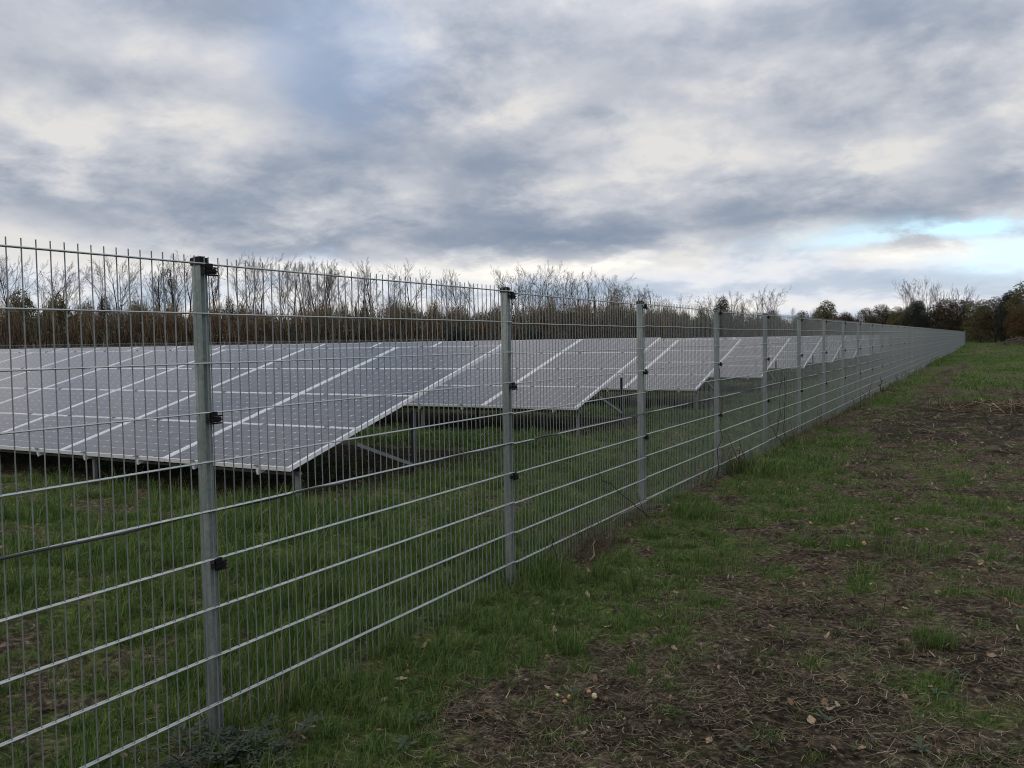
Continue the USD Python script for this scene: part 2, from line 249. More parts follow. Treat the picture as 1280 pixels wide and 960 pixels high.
def ground():
    def axis(lo, hi, fine_lo, fine_hi, step, grow):
        a = list(np.arange(fine_lo, fine_hi, step)); s = step
        while a[-1] < hi: s *= grow; a.append(a[-1] + s)
        s = step; b = []
        q = fine_lo
        while q > lo: s *= grow; q -= s; b.append(q)
        return np.array(b[::-1] + a)
    xs = axis(-1500, 1500, -4.0, 6.0, .045, 1.055); ys = axis(-300, 2500, 1.6, 11.0, .045, 1.05)
    X, Y = np.meshgrid(xs, ys, indexing='ij'); Z = height(X, Y)
    nx, ny = X.shape; v = np.stack([X, Y, Z], -1).reshape(-1, 3)
    i, j = np.meshgrid(np.arange(nx - 1), np.arange(ny - 1), indexing='ij'); a = (i * ny + j).ravel()
    f = np.stack([a, a + ny, a + ny + 1, a + 1], 1)
    n = {'at': ('attribute', {'attribute': 'cover'}), 'tc': ('texture_coordinate', {}),
         'n1': ('noise_texture', {'scale': 26.0, 'detail': 8.0, 'roughness': .7}), 'n2': ('noise_texture', {'scale': 2.3, 'detail': 6.0, 'roughness': .65}),
         'soil': ('rgb_ramp', {'ramp': [(.36, (0.0168, 0.0140, 0.0106)), (.48, (0.0470, 0.0369, 0.0266)), (.58, (0.1109, 0.0878, 0.0636)), (.70, (0.3358, 0.2721, 0.1944))]}),
         'green': ('rgb_ramp', {'ramp': [(.34, (0.0144, 0.0228, 0.0072)), (.5, (0.0504, 0.0720, 0.0204)), (.68, (0.1200, 0.1440, 0.0456))]}),
         'moss': ('rgb_ramp', {'ramp': [(.52, (0, 0, 0)), (.66, (.55, .55, .55))]}), 'mc': ('mix_color', {'b': (.070, .074, .020)}), 'damp': ('map_range', {'from_min': .0, 'from_max': .16, 'to_min': .45, 'to_max': 1.0, 'clamp': True}), 'dm': ('vector_math', {'math_type': 'scale'}),  # soil colour darkened where cover is thin: shade under the tables painted in
         'wob': ('math', {'math_type': 'multiply_add', 'value2': .9, 'value3': -.45}), 'ad': ('math', {'math_type': 'add'}), 'sm': ('map_range', {'range_type': 'smoothstep', 'from_min': .3, 'from_max': .75, 'clamp': True}),
         'mx': ('mix_color', {}), 'b': ('bump', {'strength': .9, 'distance': .03}), 'p': ('principled_bsdf', {'roughness': .95, 'specular_ior_level': .03})}
    l = [('tc.object', 'n1.vector'), ('tc.object', 'n2.vector'), ('n1.fac', 'soil.fac'), ('n1.fac', 'green.fac'), ('n2.fac', 'moss.fac'), ('moss.color', 'mc.fac'), ('soil.color', 'mc.a'),
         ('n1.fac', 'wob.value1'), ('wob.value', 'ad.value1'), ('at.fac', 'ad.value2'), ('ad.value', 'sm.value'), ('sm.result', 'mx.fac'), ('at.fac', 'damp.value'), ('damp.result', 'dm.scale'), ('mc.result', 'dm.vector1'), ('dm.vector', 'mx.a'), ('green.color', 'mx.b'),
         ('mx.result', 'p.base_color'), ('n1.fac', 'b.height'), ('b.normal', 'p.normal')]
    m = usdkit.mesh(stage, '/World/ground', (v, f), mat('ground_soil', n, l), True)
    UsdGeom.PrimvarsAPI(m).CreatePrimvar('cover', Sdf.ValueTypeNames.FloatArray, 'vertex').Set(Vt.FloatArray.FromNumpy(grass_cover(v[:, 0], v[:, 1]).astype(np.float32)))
    tag(m.GetPrim(), 'rough field of patchy grass and bare brown soil on both sides of the fence', 'ground', kind='structure')
ground()

# ---------------------------------------------------------------- the mesh fence
POST_Y0, POST_DY, N_POST = 2.4424, 2.52, 51
RAIL_Z = [.15 + .2 * k for k in range(10)]
def fence_z(y): return float(height(0.0, y, False))
def rect_tube(w, d, h, wall=0.004):
    """hollow rectangular post, slightly rounded"""
    from shapely.geometry import box as sb
    g = sb(-w / 2 + .004, -d / 2 + .004, w / 2 - .004, d / 2 - .004).buffer(.004, quad_segs=2)
    return trimesh.creation.extrude_polygon(g, h, engine='earcut')
def wire_panel_meshes():
    vs = [MB().tube([(0, .01 + .05 * i, -.07), (0, .01 + .05 * i, 1.98)], .0025, 6) for i in range(51)]
    hs = [MB().tube([(sx * .0064, -.0, z), (sx * .0064, 2.52, z)], .0035, 6) for z in RAIL_Z for sx in (1, -1)]
    return vs, hs
def fence():
    t = thing('mesh_fence')
    tag(t, 'long galvanised double-wire mesh fence on steel posts beside the rough grass track', 'fence')
    tp = str(t.GetPath()); vs, hs = wire_panel_meshes(); jit = np.random.default_rng(12)
    for k in range(-1, N_POST - 1):
        y0 = POST_Y0 + k * POST_DY; z0, z1 = fence_z(y0) + jit.normal(0, .004), fence_z(y0 + POST_DY) + jit.normal(0, .004); bow = jit.normal(0, .006)
        def sheared(mb):
            v, f = mb.arrays(); v = v.copy(); v[:, 2] += z0 + (z1 - z0) * v[:, 1] / POST_DY; v[:, 0] += bow * np.sin(np.pi * np.clip(v[:, 1] / POST_DY, 0, 1)); v[:, 1] += y0; return MB().add(v, f)
        if k < 3:
            px = thing('wire_panel', parent=tp)
            for m in vs: sheared(m).build('vertical_wire', vwire_m, px, smooth=40)
            for m in hs: sheared(m).build('horizontal_wire', wire_m, px, smooth=40)
        else:
            mb, vb = MB(), MB()
            for m in hs: mb.add(*sheared(m).arrays())
            for m in vs: vb.add(*sheared(m).arrays())
            tag(vb.build('vertical_wires', vwire_m, mb.build('wire_panel', wire_m, t, smooth=40), smooth=40), kind='stuff')
    post = rect_tube(.055, .036, 2.3)
    for k in range(-1, N_POST):
        y = POST_Y0 + k * POST_DY; z = fence_z(y); px = -.042
        pv = np.array(post.vertices); lean = jit.normal(0, .0035, 2); pv[:, 1] += (pv[:, 2] - 2.3) * lean[1]; pv = pv + [px, y, z - .33]
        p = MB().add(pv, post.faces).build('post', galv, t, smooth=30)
        c = MB(); g = rect_tube(.061, .042, .030); c.add(np.array(g.vertices) + [px, y, z + 1.95], g.faces)
        g = rect_tube(.046, .028, .006); c.add(np.array(g.vertices) + [px, y, z + 1.98], g.faces)
        c.build('post_cap', black_p, p, smooth=30)
        for r in (9, 6, 3):
            zz = z + RAIL_Z[r] - .026
            cl = MB().box((.012, y + .012, zz), (.014, .044, .021)).box((-.006, y + .0, zz), (.03, .03, .02))
            for q in (-.015, 0, .015): cl.box((.0125, y + .014, zz + q), (.018, .054, .005))
            cl.box((.008, y + .004, zz + .022), (.012, .034, .02))
            cl.build('panel_clamp', black_p, p)
    # the end post at the far corner and the first panels of the return side
    y = POST_Y0 + (N_POST - 1) * POST_DY; z = fence_z(y)
    e = rect_tube(.09, .09, 2.45); MB().add(np.array(e.vertices) + [.05, y + .12, z - .3], e.faces).build('corner_post', galv, t, smooth=30)
    mb = MB()
    for m in vs + hs:
        v, f = m.arrays()
        for q in range(1): mb.add(np.stack([-v[:, 1] - q * POST_DY, y + .16 + v[:, 0], v[:, 2] + z], 1), f)
    mb.build('wire_panel', vwire_m, t, smooth=40)
fence()

def fence_cable():
    rng = np.random.default_rng(5); pts = []; y = -1.0; side = 1
    while y < 60:
        n = rng.uniform(.35, 1.25) if side > 0 else rng.uniform(.4, 1.5)          # a stretch in front of the wires, then one behind them
        for q in np.linspace(0, 1, 6)[:-1]:
            e = .6 + .4 * math.sin(math.pi * q)
            pts.append((side * .0155 * e, y + q * n, .952 + .004 * math.sin(q * 6) - (.006 if side < 0 else 0) + fence_z(y)))
        y += n; side = -side
    m = MB().tube(pts, .0055, 6)
    tag(m.build('black_cable', cable_m, smooth=60), 'thin black cable strung along a middle wire of the mesh fence', 'cable')
fence_cable()

# ---------------------------------------------------------------- solar tables
TILT = math.radians(15.2); ROW_Z = [.535, .625, .575, .59, .64, .67, .69, .70, .71, .72, .73, .74]
CT, ST = math.cos(TILT), math.sin(TILT)
MW, MH, GX, GS, NCOL, NROW = 1.65, .992, 1.665, 1.006, 13, 4
XE = -2.70
def on_table(u, s, n=0.0):       # u metres left of the right-hand end, s metres up the slope, n metres off the surface
    u, s, n = np.broadcast_arrays(np.asarray(u, float), s, n)
    return np.stack([-u, s * CT - n * ST, s * ST + n * CT], -1)
def slab(mb, u0, u1, s0, s1, n0, n1):
    c = [(u, s, n) for u in (u0, u1) for s in (s0, s1) for n in (n0, n1)]; v = np.array([on_table(*q) for q in c])
    return mb.add(v, [[0, 2, 3, 1], [4, 5, 7, 6], [0, 1, 5, 4], [2, 6, 7, 3], [0, 4, 6, 2], [1, 3, 7, 5]])
CELL = .1575
_o = (CELL - .0056) / 2; _c = .0115
CELL_S = .1608; _os = (CELL_S - .0056) / 2
_oct = np.array([(-_o + _c, -_os), (_o - _c, -_os), (_o, -_os + _c), (_o, _os - _c), (_o - _c, _os), (-_o + _c, _os), (-_o, _os - _c), (-_o, -_os + _c)])
_octf = np.array([[0, i + 1, i] for i in range(1, 7)])
def cell(mb, cu, cs):
    return mb.add(on_table(cu + _oct[:, 0], cs + _oct[:, 1], -.0022), _octf)
def solar_table(detail):
    t = thing('solar_table'); tp = str(t.GetPath())
    singles = {(0, 0), (1, 0), (0, 1), (2, 0), (1, 1)} if detail else set()
    for c in range(NCOL):
        for r in range(NROW):
            u0, s0 = c * GX, r * GS
            m = slab(MB(), u0 + .010, u0 + MW - .010, s0 + .010, s0 + MH - .010, -.010, -.003).build('solar_module', backsheet, t)
            fr = MB()
            for a in ((u0, u0 + MW, s0, s0 + .009), (u0, u0 + MW, s0 + MH - .009, s0 + MH), (u0, u0 + .014, s0 + .009, s0 + MH - .009), (u0 + MW - .014, u0 + MW, s0 + .009, s0 + MH - .009)):
                slab(fr, *a, -.04, 0)
            fr.build('frame', alu, m)
            one = MB()
            for i in range(10):
                for j in range(6):
                    mb = MB() if (c, r) in singles else one
                    cell(mb, u0 + MW / 2 + (i - 4.5) * CELL, s0 + MH / 2 + (j - 2.5) * CELL_S)
                    if mb is not one: mb.build('solar_cell', cell_m, m)
            if one.n: tag(one.build('solar_cells', cell_m, m), kind='stuff')
    width = NCOL * GX
    cl = MB()
    for c in range(NCOL):
        for q in (.40, 1.25):
            for r in range(NROW + 1):
                s = r * GS - (GS - MH) / 2 if r else -.004
                slab(cl, c * GX + q - .025, c * GX + q + .025, s - .016, s + .016, -.001, .005)
                slab(cl, c * GX + q - .012, c * GX + q + .012, s - .008, s + .008, .005, .009)
    tag(cl.build('module_clamps', steel, t), kind='stuff')
    for c in range(NCOL):
        for q in (.40, 1.25):
            rl = MB(); u = c * GX + q
            slab(rl, u - .012, u + .012, -.012, NROW * GS - .03, -.088, -.044)
            rl.build('support_rail', alu, t)
    for s in (1.0, 2.0, 3.1):
        slab(MB(), .45, width, s - .03, s + .03, -.16, -.10).build('purlin', steel, t)
    slab(MB(), .0, width, .10, .14, -.125, -.10).build('purlin', steel, t)
    k = 0.045
    while k < width:
        top = on_table(k, 2.0, -.16); zb = -.62
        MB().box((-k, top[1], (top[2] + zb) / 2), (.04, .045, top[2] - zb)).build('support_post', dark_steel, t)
        MB().bar(on_table(k, .98, -.165), np.array([-k, top[1] - .03, -.235]), .026, .036).build('brace', steel, t)
        f0 = on_table(k, .12, -.125)
        MB().box((-k, f0[1], f0[2] - .30), (.034, .034, .60)).build('front_leg', steel, t)
        k += 2.9
    return t
ORD = ['nearest', 'second', 'third', 'fourth', 'fifth', 'sixth', 'seventh', 'eighth', 'ninth', 'tenth', 'eleventh', 'twelfth']
t1 = solar_table(True); place(t1, (XE, ROW_Y[0], ROW_Z[0]))
tag(t1, 'nearest tilted table of dark solar modules, filling the left behind the first post', 'solar table', 'solar tables in rows behind the fence')
t2 = solar_table(False)
for k in range(1, 12):
    t = t2 if k == 1 else copy_of(t2, (0, 0, 0))
    place(t, (XE, ROW_Y[k], ROW_Z[k]))
    tag(t, f'{ORD[k]} tilted solar table from the camera, behind the {ORD[k - 1]} one and the fence', 'solar table', 'solar tables in rows behind the fence')

# ---------------------------------------------------------------- the fence on the far side of the site
def far_fence():
    t = thing('boundary_fence'); tag(t, 'thin grey fence seen beyond the solar tables in front of the brown thicket', 'fence')
    A, B = at_depth(-160, 60)[:2], at_depth(560, 92)[:2]; L = np.linalg.norm(B - A); d = (B - A) / L; n = int(L / 2.52)
    for k in range(n):
        p = A + d * 2.52 * k; z = float(height(*p, False))
        MB().box((*p, z + 1.0), (.06, .06, 2.1)).build('post', galv, t)
    w = MB()
    for zz in np.arange(.15, 2.0, .2):
        w.tube([(*(A + d * L * q), float(height(*(A + d * L * q), False)) + zz) for q in np.linspace(0, 1, 12)], .006, 4, False)
    for q in np.arange(0, L, .10):
        p = A + d * q; z = float(height(*p, False)); w.tube([(*p, z), (*p, z + 1.98)], .003, 3, False)
    tag(w.build('wire_panels', wire_m, t), kind='stuff')
far_fence()

# ---------------------------------------------------------------- trees
bark = noisy('bark', (.028, .024, .020), (.058, .050, .043), 6.0, .9, spec=.2)
bark_pale = noisy('pale_bark', (.06, .055, .048), (.11, .10, .09), 6.0, .9, spec=.2)
twig_m = leafy('twigs', [(0, (0.0279, 0.0232, 0.0195)), (.5, (0.0512, 0.0428, 0.0363)), (1, (0.0883, 0.0744, 0.0614))], .9, .0, .15)
brown_leaf = leafy('withered_leaves', [(0, (0.0178, 0.0136, 0.0081)), (.45, (0.0355, 0.0261, 0.0127)), (.8, (0.0549, 0.0368, 0.0156)), (1, (0.0355, 0.0385, 0.0156))], .8, .25, .2)
rust_leaf = leafy('rusty_leaves', [(0, (0.0312, 0.0172, 0.0071)), (.6, (0.0594, 0.0323, 0.0126)), (1, (0.0845, 0.0511, 0.0196))], .8, .3, .2)
olive_leaf = leafy('olive_leaves', [(0, (0.0407, 0.0407, 0.0175)), (.5, (0.0726, 0.0695, 0.0287)), (1, (0.1189, 0.1021, 0.0407))], .8, .25, .2)
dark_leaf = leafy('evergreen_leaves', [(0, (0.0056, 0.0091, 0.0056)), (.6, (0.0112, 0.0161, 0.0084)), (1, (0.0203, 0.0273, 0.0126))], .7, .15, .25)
def thicket_material():
    """brown twigs whose tone drifts from rust to olive to grey along the mass"""
    n = {'g': ('geometry', {}), 't': ('attribute', {'attribute': 'tone'}), 'n': ('noise_texture', {'scale': .16, 'detail': 3.0}), 'n2': ('noise_texture', {'scale': .55, 'detail': 2.0}),
         'r1': ('rgb_ramp', {'ramp': [(0, (0.0473, 0.0365, 0.0261)), (.5, (0.1184, 0.0900, 0.0617)), (1, (0.2205, 0.1665, 0.1098))]}), 'r2': ('rgb_ramp', {'ramp': [(0, (0.0441, 0.0418, 0.0315)), (.5, (0.0959, 0.0882, 0.0599)), (1, (0.1814, 0.1625, 0.1098))]}), 'r3': ('rgb_ramp', {'ramp': [(0, (0.0396, 0.0252, 0.0175)), (.5, (0.0869, 0.0549, 0.0351)), (1, (0.1575, 0.0999, 0.0617))]}),
         'f': ('map_range', {'from_min': .42, 'from_max': .58, 'clamp': True}), 'f2': ('map_range', {'from_min': .5, 'from_max': .68, 'clamp': True}), 'm': ('mix_color', {}), 'm2': ('mix_color', {}), 'p': ('principled_bsdf', {'roughness': .95, 'specular_ior_level': .05})}
    return mat('thicket_twigs', n, [('g.position', 'n.vector'), ('g.position', 'n2.vector'), ('t.fac', 'r1.fac'), ('t.fac', 'r2.fac'), ('t.fac', 'r3.fac'), ('n.fac', 'f.value'), ('f.result', 'm.fac'), ('r1.color', 'm.a'), ('r2.color', 'm.b'),
                                    ('n2.fac', 'f2.value'), ('f2.result', 'm2.fac'), ('m.result', 'm2.a'), ('r3.color', 'm2.b'), ('m2.result', 'p.base_color')])
thicket_m = thicket_material()

def perp(rng, d):
    a = np.cross(d, rng.normal(size=3)); return a / (np.linalg.norm(a) + 1e-9)
def bare_tree(seed, H, style):
    rng = np.random.default_rng(seed); trunk, crown = MB(), MB()
    counts, lens, angs = style['n'], style['len'], style['ang']
    def grow(p, d, L, r, lv):
        k = (6, 5, 4, 3, 2)[min(lv, 4)]; pts = [p]; dd = d.copy(); lift = style['lift'] * (.35 if lv == 0 else 1)
        for i in range(k):
            dd = unit(dd + rng.normal(0, .07 + .03 * lv, 3) + np.array([0, 0, lift / k])); pts.append(pts[-1] + dd * L / k)
        pts = np.array(pts); rr = np.linspace(r, max(r * (.30 if lv else .25), .007), k + 1)
        (trunk if lv == 0 else crown).tube(pts, rr, (7, 5, 4, 3, 3)[min(lv, 4)], False)
        if lv >= len(counts): return
        n = counts[lv]; lo = style['start'] if lv == 0 else .22
        for q in np.linspace(lo, 1.0, n):
            q = min(1, q + rng.normal(0, .03)); x = q * k; i = min(int(x), k - 1); base = pts[i] + (pts[i + 1] - pts[i]) * (x - i); t = unit(pts[i + 1] - pts[i])
            an = math.radians(rng.uniform(*angs[lv])) * (1 - .35 * q); nd = unit(t * math.cos(an) + perp(rng, t) * math.sin(an))
            if lv == 0: qq = (q - lo) / (1 - lo); cl = L * lens[0] * (.26 + .78 * math.sin(math.pi * min(.98, .20 + .80 * qq)) ** .8) * rng.uniform(.75, 1.2)
            else: cl = L * lens[lv] * (1 - .5 * q) * rng.uniform(.7, 1.3)
            grow(base, nd, cl, max(.52 * np.interp(x, range(k + 1), rr), .007), lv + 1)
    for s in range(style['stems']):
        a = s * 2 * math.pi / style['stems'] + rng.uniform(0, 1); tilt = 0 if style['stems'] == 1 else rng.uniform(.10, .26)
        d = unit([math.cos(a) * tilt, math.sin(a) * tilt, 1]); grow(np.array([math.cos(a) * .12, math.sin(a) * .12, -.3]) * (style['stems'] > 1) + [0, 0, -.2], d, H * .90 * rng.uniform(.9, 1.0), H * (.0125 if style['stems'] == 1 else .0090), 0)
    t = thing('bare_tree'); trunk.build('trunk', style['bark'], t, smooth=60); crown.build('crown', twig_m, t); return t
def quads(rng, c, size, tall=1.0, n=None, droop=None):
    """many small leaf faces, each turned its own way"""
    c = np.asarray(c); N = len(c); a = rng.normal(size=(N, 3)); a /= np.linalg.norm(a, axis=1, keepdims=True)
    b = np.cross(a, rng.normal(size=(N, 3))); b /= np.linalg.norm(b, axis=1, keepdims=True) + 1e-9
    s = (np.asarray(size) * rng.uniform(.6, 1.3, N))[:, None]
    v = np.stack([c - a * s * tall, c + b * s * .5, c + a * s * tall, c - b * s * .5], 1).reshape(-1, 3)
    f = (np.arange(N) * 4)[:, None] + np.array([[0, 1, 2, 3]]); return v, f
def leafy_tree(name, seed, H, W, leaf, lumps=12, per=520, size=.16, low=.12, squash=1.0):
    rng = np.random.default_rng(seed); trunk, crown, tw = MB(), MB(), MB()
    trunk.tube([(0, 0, -.2), (.05, 0, H * .2), (0, .08, H * .5), (.1, 0, H * .8)], [H * .022, H * .018, H * .012, H * .004], 7)
    for i in range(lumps):
        q = (i + .5) / lumps; a = i * 2.4 + rng.uniform(-.4, .4); z = H * (low + (.93 - low) * q); rad = W * (math.sin(math.pi * min(1, max(0.08, (q * .86 + .12)))) ** .6) * .55 * rng.uniform(.6, 1.1)
        c = np.array([math.cos(a) * rad, math.sin(a) * rad, z]); R = W * rng.uniform(.30, .46)
        trunk.tube([(0, 0, z * .55), c * [.6, .6, .85], c], [H * .007, H * .004, .02], 4, False)
        d = rng.normal(size=(per, 3)); d /= np.linalg.norm(d, axis=1, keepdims=True)
        p = c + d * R * [1, 1, .75 * squash] * (rng.uniform(.12, 1, (per, 1)) ** .42) * (1 + .35 * (meshkit.noise(d * 2.2 + i, seed)[:, None] - .5))
        crown.add(*quads(rng, p, size))
        m = per // 5; e = c + d[:m] * R * 1.22; st = c + d[:m] * R * .5; sd = perp_many(rng, e - st) * .012
        tw.add(np.stack([st - sd, st + sd, e], 1).reshape(-1, 3), np.arange(m * 3).reshape(-1, 3))
    t = thing(name); trunk.build('trunk', bark, t, smooth=60); cr = crown.build('crown', leaf, t); tw.build('twigs', twig_m, cr); return t
def perp_many(rng, d):
    a = np.cross(d, rng.normal(size=d.shape)); return a / (np.linalg.norm(a, axis=1, keepdims=True) + 1e-9)
def spruce(seed, H, W):
    rng = np.random.default_rng(seed); trunk, crown = MB(), MB(); trunk.tube([(0, 0, -.2), (0, 0, H)], [H * .02, .02], 6)
    N = 5200; q = rng.uniform(0, 1, N) ** .7; z = H * (1 - q * .93); tier = .72 + .28 * np.cos(z * 5.5 + rng.normal(0, .3, N)); r = W * q * tier * rng.uniform(.25, 1, N) ** .6; a = rng.uniform(0, 2 * math.pi, N)
    crown.add(*quads(rng, np.stack([r * np.cos(a), r * np.sin(a), z - .2 * r], 1), .15)); t = thing('spruce_tree'); trunk.build('trunk', bark, t); crown.build('crown', dark_leaf, t); return t
def base_at(px, D):
    p = at_depth(px, D); return np.array([p[0], p[1], float(height(p[0], p[1], False))])
def top_height(px, py, D):
    """how tall a thing standing there must be for its top to reach that height in the view"""
    q = EYE + ray(px, py) * D; return q[2] - base_at(px, D)[2]
POST_PX = [(256, 'first'), (637, 'second'), (803, 'third'), (897, 'fourth'), (959, 'fifth'), (1000, 'sixth'), (1031, 'seventh')]
NTH = ['first', 'second', 'third', 'fourth', 'fifth', 'sixth', 'seventh', 'eighth', 'ninth', 'tenth', 'eleventh', 'twelfth', 'thirteenth', 'fourteenth', 'fifteenth', 'sixteenth', 'seventeenth', 'eighteenth', 'nineteenth', 'twentieth']
def bare_trees():
    S = dict(stems=1, n=(13, 7, 6, 4), len=(.42, .50, .46, .5), ang=((30, 52), (24, 50), (25, 55), (25, 65)), lift=.28, start=.22, bark=bark)
    styles = [S, {**S, 'stems': 4, 'n': (8, 6, 6, 4), 'len': (.34, .5, .48, .5), 'start': .32}, {**S, 'stems': 2, 'n': (10, 7, 6, 4), 'len': (.42, .5, .46, .5)}, {**S, 'n': (15, 7, 6, 4), 'len': (.34, .46, .46, .5), 'start': .2, 'ang': ((20, 38), (20, 42), (22, 48), (25, 60)), 'lift': .4},
              {**S, 'stems': 3, 'n': (7, 6, 6, 4), 'len': (.46, .5, .5, .5), 'ang': ((34, 60), (26, 52), (25, 55), (25, 60)), 'start': .3, 'bark': bark_pale}, {**S, 'n': (9, 8, 6, 4), 'len': (.52, .52, .48, .5), 'start': .34, 'ang': ((36, 62), (28, 55), (25, 55), (25, 60))}, {**S, 'stems': 2, 'n': (9, 7, 7, 4), 'len': (.38, .54, .5, .5), 'start': .42, 'lift': .2}]
    looks = ['straight single-trunked', 'vase-shaped many-stemmed', 'twin-stemmed', 'narrow upright', 'wide open', 'round spreading', 'high-forked']
    spots = [(-14, 326), (4, 322), (27, 317), (78, 328), (117, 326), (144, 328), (164, 326), (199, 318), (215, 321), (232, 322), (270, 319), (311, 321), (327, 325), (352, 327), (372, 332), (387, 325), (404, 320), (424, 326),
             (440, 338), (470, 329), (488, 342), (512, 334), (566, 334), (590, 350), (628, 340), (650, 341), (668, 334), (690, 336), (707, 336), (728, 343), (740, 342), (756, 346), (775, 353), (795, 354), (815, 358), (850, 372), (893, 366), (908, 362), (925, 376), (950, 366), (962, 360), (998, 384),
             (1133, 349), (1147, 351), (1158, 351), (1176, 352), (1192, 360), (1207, 356)]
    protos, seen = {}, {}
    for i, (px, py) in enumerate(spots):
        rng = np.random.default_rng(900 + i); D = np.interp(px, [0, 300, 640, 830, 960, 1130, 1210], [112, 122, 150, 175, 185, 168, 168]) + rng.uniform(-6, 6); k = [1, 0, 4, 2, 3, 5, 1, 6, 2, 5][int(rng.integers(10))]
        if px in (950, 962): k = 4
        b = base_at(px, D); h = top_height(px, py, D); sc = h / 13.0 * 1.0; wide = sc * rng.uniform(.9, 1.15)
        if k not in protos: t = protos[k] = bare_tree(40 + k, 13.0, styles[k])
        else: t = copy_of(protos[k], (0, 0, 0))
        place(t, b, rng.uniform(0, 6.28), (wide * (.66 if px > 1100 else 1), wide * (.66 if px > 1100 else 1), sc))
        left = [n for x, n in POST_PX if x <= px]; right = [n for x, n in POST_PX if x > px]
        if px > 1100: seg, where = 'e', 'above the far end of the fence'
        elif not left: seg, where = 'a', 'left of the first fence post'
        elif not right: seg, where = 'z', f'right of the {left[-1]} fence post'
        else: seg, where = left[-1], f'between the {left[-1]} and {right[0]} fence posts'
        seen[seg] = seen.get(seg, 0) + 1
        tag(t, f'{looks[k]} leafless tree, {NTH[seen[seg] - 1]} from the left {where}', 'tree', 'leafless trees along the far edge of the site')
bare_trees()

def foliage_trees():
    pr = {}
    def put(kind, px, py, D, half, label, group='autumn trees at the far edge'):
        b = base_at(px, D); h = top_height(px, py, D); w = half * D / FPX
        if kind not in pr:
            pr[kind] = {'brown': lambda: leafy_tree('withered_tree', 61, 10, 5.0, brown_leaf, 16, 520, .17), 'brown2': lambda: leafy_tree('withered_tree', 62, 10, 5.0, brown_leaf, 13, 420, .16, .2),
                        'olive': lambda: leafy_tree('olive_green_tree', 63, 10, 5.0, olive_leaf, 15, 520, .17), 'dark': lambda: leafy_tree('evergreen_tree', 64, 10, 5.0, dark_leaf, 20, 620, .17, .05, 1.2),
                        'rust': lambda: leafy_tree('rusty_tree', 65, 10, 5.0, rust_leaf, 12, 420, .2, .3), 'spruce': lambda: spruce(66, 10, 2.0)}[kind](); t = pr[kind]; n = 10
        else: t = copy_of(pr[kind], (0, 0, 0)); n = 10
        q = w / (2.0 if kind == 'spruce' else 4.2); place(t, b, px * .7, (q, q, h / n)); tag(t, label, 'tree', group)
    put('olive', 31, 366, 106, 24, 'dull olive tree in the thicket nearest the left edge', 'olive trees in the brown thicket')
    put('olive', 76, 371, 106, 19, 'small olive tree in the thicket, right of the one nearest the left edge', 'olive trees in the brown thicket')
    put('brown', 131, 372, 108, 10, 'small brown tree in the thicket, left of the first fence post')
    put('brown2', 288, 372, 112, 9, 'small reddish brown tree just right of the first fence post')
    put('spruce', 457, 360, 118, 10, 'dark pointed spruce standing above the brown thicket', 'spruces in the thicket')
    put('spruce', 446, 376, 118, 7, 'low dark spruce against the left of the pointed one', 'spruces in the thicket')
    put('spruce', 396, 374, 118, 6, 'small dark spruce well left of the tall pointed one', 'spruces in the thicket')
    put('spruce', 744, 371, 168, 7, 'dark spruce poking out above the brown thicket between second and third posts', 'spruces in the thicket')
    put('brown', 903, 374, 182, 13, 'thin brown tree just right of the fourth fence post')
    put('brown2', 878, 384, 182, 12, 'low brown tree just left of the fourth fence post')
    put('olive', 1031, 378, 172, 19, 'rounded dark olive tree standing alone above the seventh fence post')
    put('brown2', 1003, 389, 176, 12, 'low thin brown tree left of the rounded olive one')
    put('brown', 1058, 392, 176, 14, 'low brown tree right of the rounded olive one')
    put('brown2', 1082, 386, 172, 16, 'brown tree with thin crown left of the dark evergreen')
    put('brown', 1103, 383, 168, 19, 'brown tree halfway between rounded olive tree and dark evergreen')
    put('olive', 1122, 385, 164, 16, 'olive brown tree touching the left of the dark evergreen')
    put('dark', 1146, 377, 158, 19, 'block-shaped nearly black evergreen above the far end of the fence', 'dark evergreens at the far end')
    put('brown', 1180, 376, 156, 24, 'broad russet brown tree right of the block-shaped evergreen')
    put('brown2', 1205, 374, 154, 23, 'broad brown tree over the end of the fence')
    put('olive', 1226, 377, 150, 22, 'dull olive tree just right of the end of the fence')
    put('brown2', 1245, 372, 150, 20, 'brown tree with gaps in its crown right of the fence end')
    put('dark', 1262, 366, 146, 20, 'dark tree behind the orange one at the right edge', 'dark evergreens at the far end')
    put('olive', 1284, 355, 140, 30, 'tallest dark olive tree at the right edge')
    put('dark', 1310, 358, 138, 26, 'tall dark tree beyond the right edge', 'dark evergreens at the far end')
    put('rust', 1276, 388, 118, 19, 'small orange brown tree at the right edge of the field', 'orange autumn tree')
    for px, py, D, hw, lab in ((575, 413, 78, 24, 'left'), (668, 414, 84, 18, 'right')):
        b = base_at(px, D); h = top_height(px, py, D)
        if 'bush' not in pr: t = pr['bush'] = leafy_tree('evergreen_bush', 71, 3, 3.0, dark_leaf, 14, 420, .10, .0, .8)
        else: t = copy_of(pr['bush'], (0, 0, 0))
        q = hw * D / FPX / 2.2; place(t, b, px, (q, q, h / 2.9)); tag(t, f'dark green bush behind the solar tables, on the {lab} of the second post', 'bush', 'dark bushes behind the tables')
foliage_trees()

